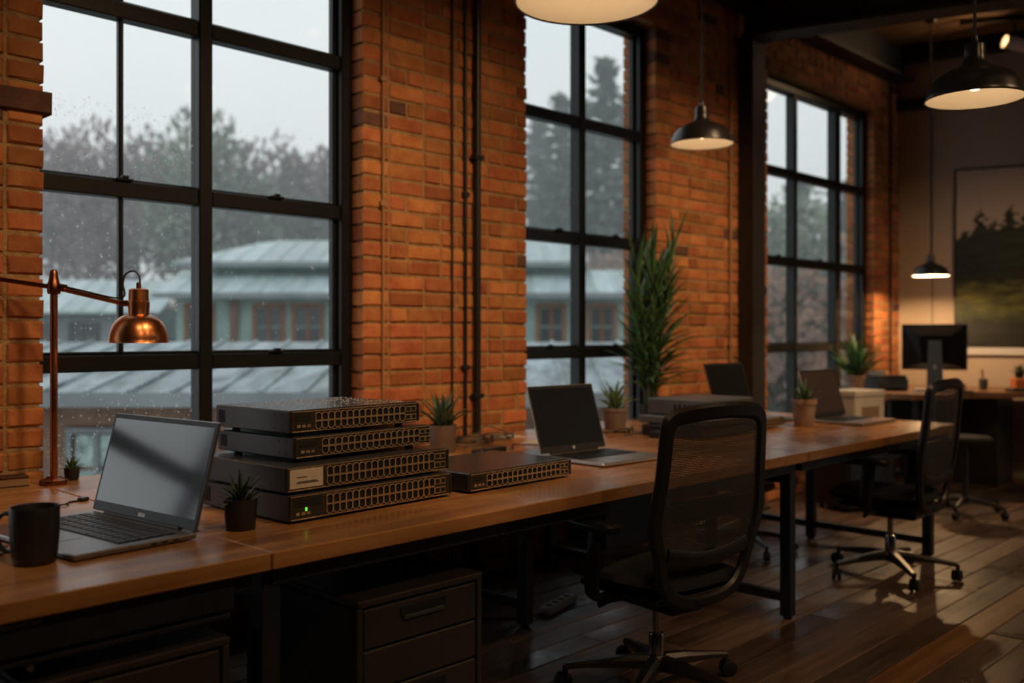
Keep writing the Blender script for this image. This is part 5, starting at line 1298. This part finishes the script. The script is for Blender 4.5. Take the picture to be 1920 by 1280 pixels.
# trees
def crown_mesh(kind, seed, mname):
    r = random.Random(seed); v = []; f = []
    def card(p, s, dirv):
        """a folded leafy spray with real thickness"""
        u = Vector((r.uniform(-1, 1), r.uniform(-1, 1), r.uniform(-1, 1))).normalized(); w_ = u.cross(dirv)
        if w_.length < 1e-3: w_ = Vector((1, 0, 0))
        w_.normalize(); n = w_.cross(dirv).normalized(); b = len(v)
        a0 = p-dirv*s*0.5; a1 = p+dirv*s*0.6
        for q in (a0, p+w_*s*0.34+n*s*0.12, a1, p-w_*s*0.34+n*s*0.12, p-n*s*0.15): v.append(tuple(q))
        f.extend([(b, b+1, b+4), (b+1, b+2, b+4), (b+2, b+3, b+4), (b+3, b, b+4)])
    if kind == 'conifer':
        for q in range(40):
            card(Vector((r.gauss(0, .006), r.gauss(0, .006), r.uniform(0.90, 1.0))), r.uniform(0.014, 0.024), Vector((r.gauss(0, .4), r.gauss(0, .4), 1)).normalized())
        for k in range(95):
            t = (k+r.random())/95; z = 0.12+0.86*t; a = k*2.39996+r.uniform(-.4, .4); rad = (0.23*(1-t)**0.95+0.012)*r.uniform(0.6, 1.15)
            c, s_ = math.cos(a), math.sin(a); dv = Vector((c, s_, -0.25+1.6*t**4)).normalized()
            for q in range(int(10+22*(1-t))):
                u = r.uniform(0.15, 1.0); p = Vector((0, 0, z))+dv*rad*u+Vector((r.gauss(0, 1), r.gauss(0, 1), r.gauss(0, 0.5)))*0.018*(0.5+u*(1-t))
                card(p, r.uniform(0.020, 0.042), (dv+Vector((r.gauss(0, .3), r.gauss(0, .3), r.gauss(0, .3)))).normalized())
    elif kind == 'round':
        lobes = [(Vector((r.uniform(-.26, .26), r.uniform(-.26, .26), r.uniform(0.42, 0.82))), r.uniform(0.13, 0.23)) for _ in range(13)]
        for k in range(2600):
            c, R0 = r.choice(lobes); d = Vector((r.gauss(0, 1), r.gauss(0, 1), r.gauss(0, 1))).normalized()
            p = c+d*R0*r.uniform(0.45, 1.08); p.z = max(p.z, 0.2)
            card(p, r.uniform(0.020, 0.046), (d+Vector((0, 0, 0.4))).normalized())
    else:
        lobes = [(Vector((r.uniform(-.5, .5), r.uniform(-.5, .5), r.uniform(0.2, 0.6))), r.uniform(0.2, 0.38)) for _ in range(9)]
        for k in range(1100):
            c, R0 = r.choice(lobes); d = Vector((r.gauss(0, 1), r.gauss(0, 1), r.gauss(0, 1))).normalized()
            p = c+d*R0*r.uniform(0.5, 1.05); p.z = max(p.z, 0.03)
            card(p, r.uniform(0.05, 0.10), (d+Vector((0, 0, 0.3))).normalized())
    me = bpy.data.meshes.new('crown'); me.from_pydata(v, [], f); me.update(); me.materials.append(M[mname]); return me
def trunk_mesh(kind, seed):
    r = random.Random(seed); b = MB()
    b.tube([(0, 0, 0), (0.01, 0, 0.3), (0, 0.01, 0.62), (0, 0, 0.9)], [0.022, 0.017, 0.010, 0.003], 6)
    if kind == 'round':
        for k in range(14):
            a = k*2.4; z = 0.22+0.035*k; l = r.uniform(0.16, 0.30); c, s_ = math.cos(a), math.sin(a)
            b.tube([(0, 0, z), (0.5*l*c, 0.5*l*s_, z+0.09), (l*c, l*s_, z+r.uniform(0.12, 0.26))], [0.009, 0.006, 0.002], 4)
    me = bpy.data.meshes.new('trunk'); me.from_pydata(b.v, [], b.f); me.update(); me.materials.append(M['bark']); return me
CR = {('round', 'twig_mauve'): [crown_mesh('round', s, 'twig_mauve') for s in (1, 2, 3)], ('round', 'twig_russet'): [crown_mesh('round', s, 'twig_russet') for s in (4, 5)],
      ('conifer', 'conifer'): [crown_mesh('conifer', s, 'conifer') for s in (6, 7)], ('round', 'shrub'): [crown_mesh('round', s, 'shrub') for s in (8, 9)], ('bush', 'shrub'): [crown_mesh('bush', 10, 'shrub')], ('bush', 'twig_russet'): [crown_mesh('bush', 12, 'twig_russet')], ('bush', 'twig_mauve'): [crown_mesh('bush', 13, 'twig_mauve')]}
TR = {'round': trunk_mesh('round', 1), 'conifer': trunk_mesh('conifer', 2)}
tr = random.Random(77)
def tree(kind, m, r, d, h, label, grp, wide=1.0, z=None):
    p = W(r, d, (hill_z(r, d) if z is None else z)-0.15)
    o = empty({'round': 'bare_tree', 'conifer': 'conifer_tree', 'bush': 'shrub'}[kind], tuple(p), tr.uniform(0, 6.28), label, 'tree' if kind != 'bush' else 'shrub', grp)
    o.scale = (h*wide, h*wide, h)
    link('crown', tr.choice(CR[(kind, m)]), o)
    if kind != 'bush': link('trunk', TR[kind], o)
    return o
gm = 'hazy bare trees on the hillside'
# skyline trees behind the large window, left to right
for (r, d, h, k, m, lab) in ((-24.99, 52, 11.76, 'round', 'twig_mauve', 'leftmost bare tree on the skyline of the large window'), (-21.67, 50, 12.16, 'round', 'twig_mauve', 'bare tree on the skyline just left of the thin window bar'),
                                (-21.15, 54, 11.85, 'round', 'twig_mauve', 'low bare tree on the skyline right of the thin window bar'), (-17.36, 50, 12.28, 'round', 'twig_mauve', 'broad bare tree on the skyline left of the thick mullion'),
                                (-13.97, 47, 11.98, 'round', 'shrub', 'tall dark tree with a pointed top right of the thick mullion'), (-13.39, 50, 10.77, 'round', 'twig_mauve', 'sloping bare tree right of the pointed tree'),
                                (-13.28, 58, 10.21, 'round', 'twig_mauve', 'far small tree in the dip of the skyline'), (-9.67, 50, 10.53, 'round', 'shrub', 'dark tree at the right edge of the large window'),
                                (-27.16, 52, 12.17, 'round', 'twig_mauve', 'bare tree hidden mostly by the left brick pier'), (-7.22, 50, 11.18, 'round', 'twig_mauve', 'bare tree hidden behind the orange pier')):
    tree(k, m, r, d, h*1.04, lab, gm, max(0.8, min(1.6, 7.5/h)))
for (r, d, h, m, lab) in ((4.28, 44, 13.23, 'conifer', 'tallest dark conifer in the middle window'), (2.30, 46, 11.83, 'conifer', 'conifer left of the tallest one in the middle window'), (5.21, 43, 11.61, 'conifer', 'conifer at the right edge of the middle window'), (1.33, 50, 11.16, 'conifer', 'far small conifer at the left edge of the middle window'), (3.30, 45, 11.42, 'conifer', 'conifer behind the mullion of the middle window')):
    tree('conifer', m, r, d, h, lab, 'conifers in the middle window', 1.3)
for (r, d, h, k, m, lab) in ((10.93, 40, 7.80, 'round', 'shrub', 'leafy tree at the left edge of the far window'), (12.90, 43, 8.40, 'conifer', 'conifer', 'conifer in the left half of the far window'), (14.82, 46, 8.04, 'round', 'shrub', 'leafy tree in the middle of the far window'), (14.70, 42, 8.35, 'conifer', 'conifer', 'conifer at the right of the far window'), (7.93, 28, 6.58, 'round', 'shrub', 'nearer green tree low in the far window'), (8.55, 27, 7.03, 'round', 'twig_russet', 'nearer russet tree low in the far window')):
    tree(k, m, r, d, h*1.03, lab, 'trees in the far window', 1.0 if k == 'round' else 1.3)
# hillside growth below the skyline
for (rng, n, dd) in (((-31, -9), 26, (33, 47)), ((0.5, 8), 13, (32, 43)), ((14, 24), 9, (30, 42))):
    for k in range(n):
        d = dd[0]+(dd[1]-dd[0])*k/n; r = rng[0]+(rng[1]-rng[0])*((k*0.618) % 1.0)
        h = tr.uniform(3.2, 5.0); m = ('twig_mauve', 'twig_russet', 'twig_mauve', 'shrub')[k % 4]
        tree('round', m, r, d, h, {'twig_mauve': 'mauve bare tree', 'twig_russet': 'russet bare tree', 'shrub': 'grey-green tree'}[m]+' on the hillside in the '+('large left window' if r < -5 else 'middle window' if r < 10 else 'far window'), gm, 1.5)
for (rng, n, dd) in (((-28, -8), 12, (30, 34)), ((0.5, 8), 7, (29, 33)), ((11, 22), 10, (17, 30))):
    for k in range(n):
        d = dd[0]+(dd[1]-dd[0])*((k*0.37) % 1); r = rng[0]+(rng[1]-rng[0])*(k+0.5)/n
        tree('bush', ('shrub', 'twig_russet', 'twig_mauve')[k % 3], r, d, tr.uniform(2.4, 4.0), ('green', 'russet', 'mauve')[k % 3]+' shrub at the foot of the hillside in the '+('large left window' if r < -5 else 'middle window' if r < 9.5 else 'far window'), 'shrubs at the foot of the hillside', 1.2)
for (r, d, h, m, lab) in ((-9.3, 19, 4.3, 'shrub', 'green shrub before the teal house, left of the thick mullion'), (-5.0, 15.2, 4.4, 'twig_russet', 'dark shrub above the shed roof at right of the large window'), (-11.0, 20, 4.6, 'twig_mauve', 'bare shrub before the small grey house'),
                          (1.6, 18, 4.2, 'shrub', 'green shrub before the teal house in the middle window'), (-5.6, 8.4, 2.6, 'shrub', 'garden shrub against the brick shed wall'), (-4.3, 9.2, 2.2, 'twig_russet', 'small russet shrub against the brick shed wall'), (0.6, 9.0, 2.9, 'shrub', 'green shrub low outside the middle window')):
    tree('bush', m, r, d, h, lab, 'shrubs between the houses', 0.8, GZ)

# thin drizzle haze over the hillside
hz = bpy.data.materials.new('haze'); hz.use_nodes = True; ht = hz.node_tree; ht.nodes.clear()
ho = ht.nodes.new('ShaderNodeOutputMaterial'); hv = ht.nodes.new('ShaderNodeVolumeScatter'); hv.inputs['Density'].default_value = 0.009; hv.inputs['Color'].default_value = (0.93, 0.97, 1.0, 1)
ht.links.new(hv.outputs[0], ho.inputs['Volume']); MATS['haze'] = hz
ho_ = MB().box(-75, 85, 19.5, 96, GZ-1.5, 17).build('haze', 'haze', rot=(0, 0, RZ)); tag(ho_, 'thin drizzle haze hanging over the hillside outside', 'haze', kind='stuff')
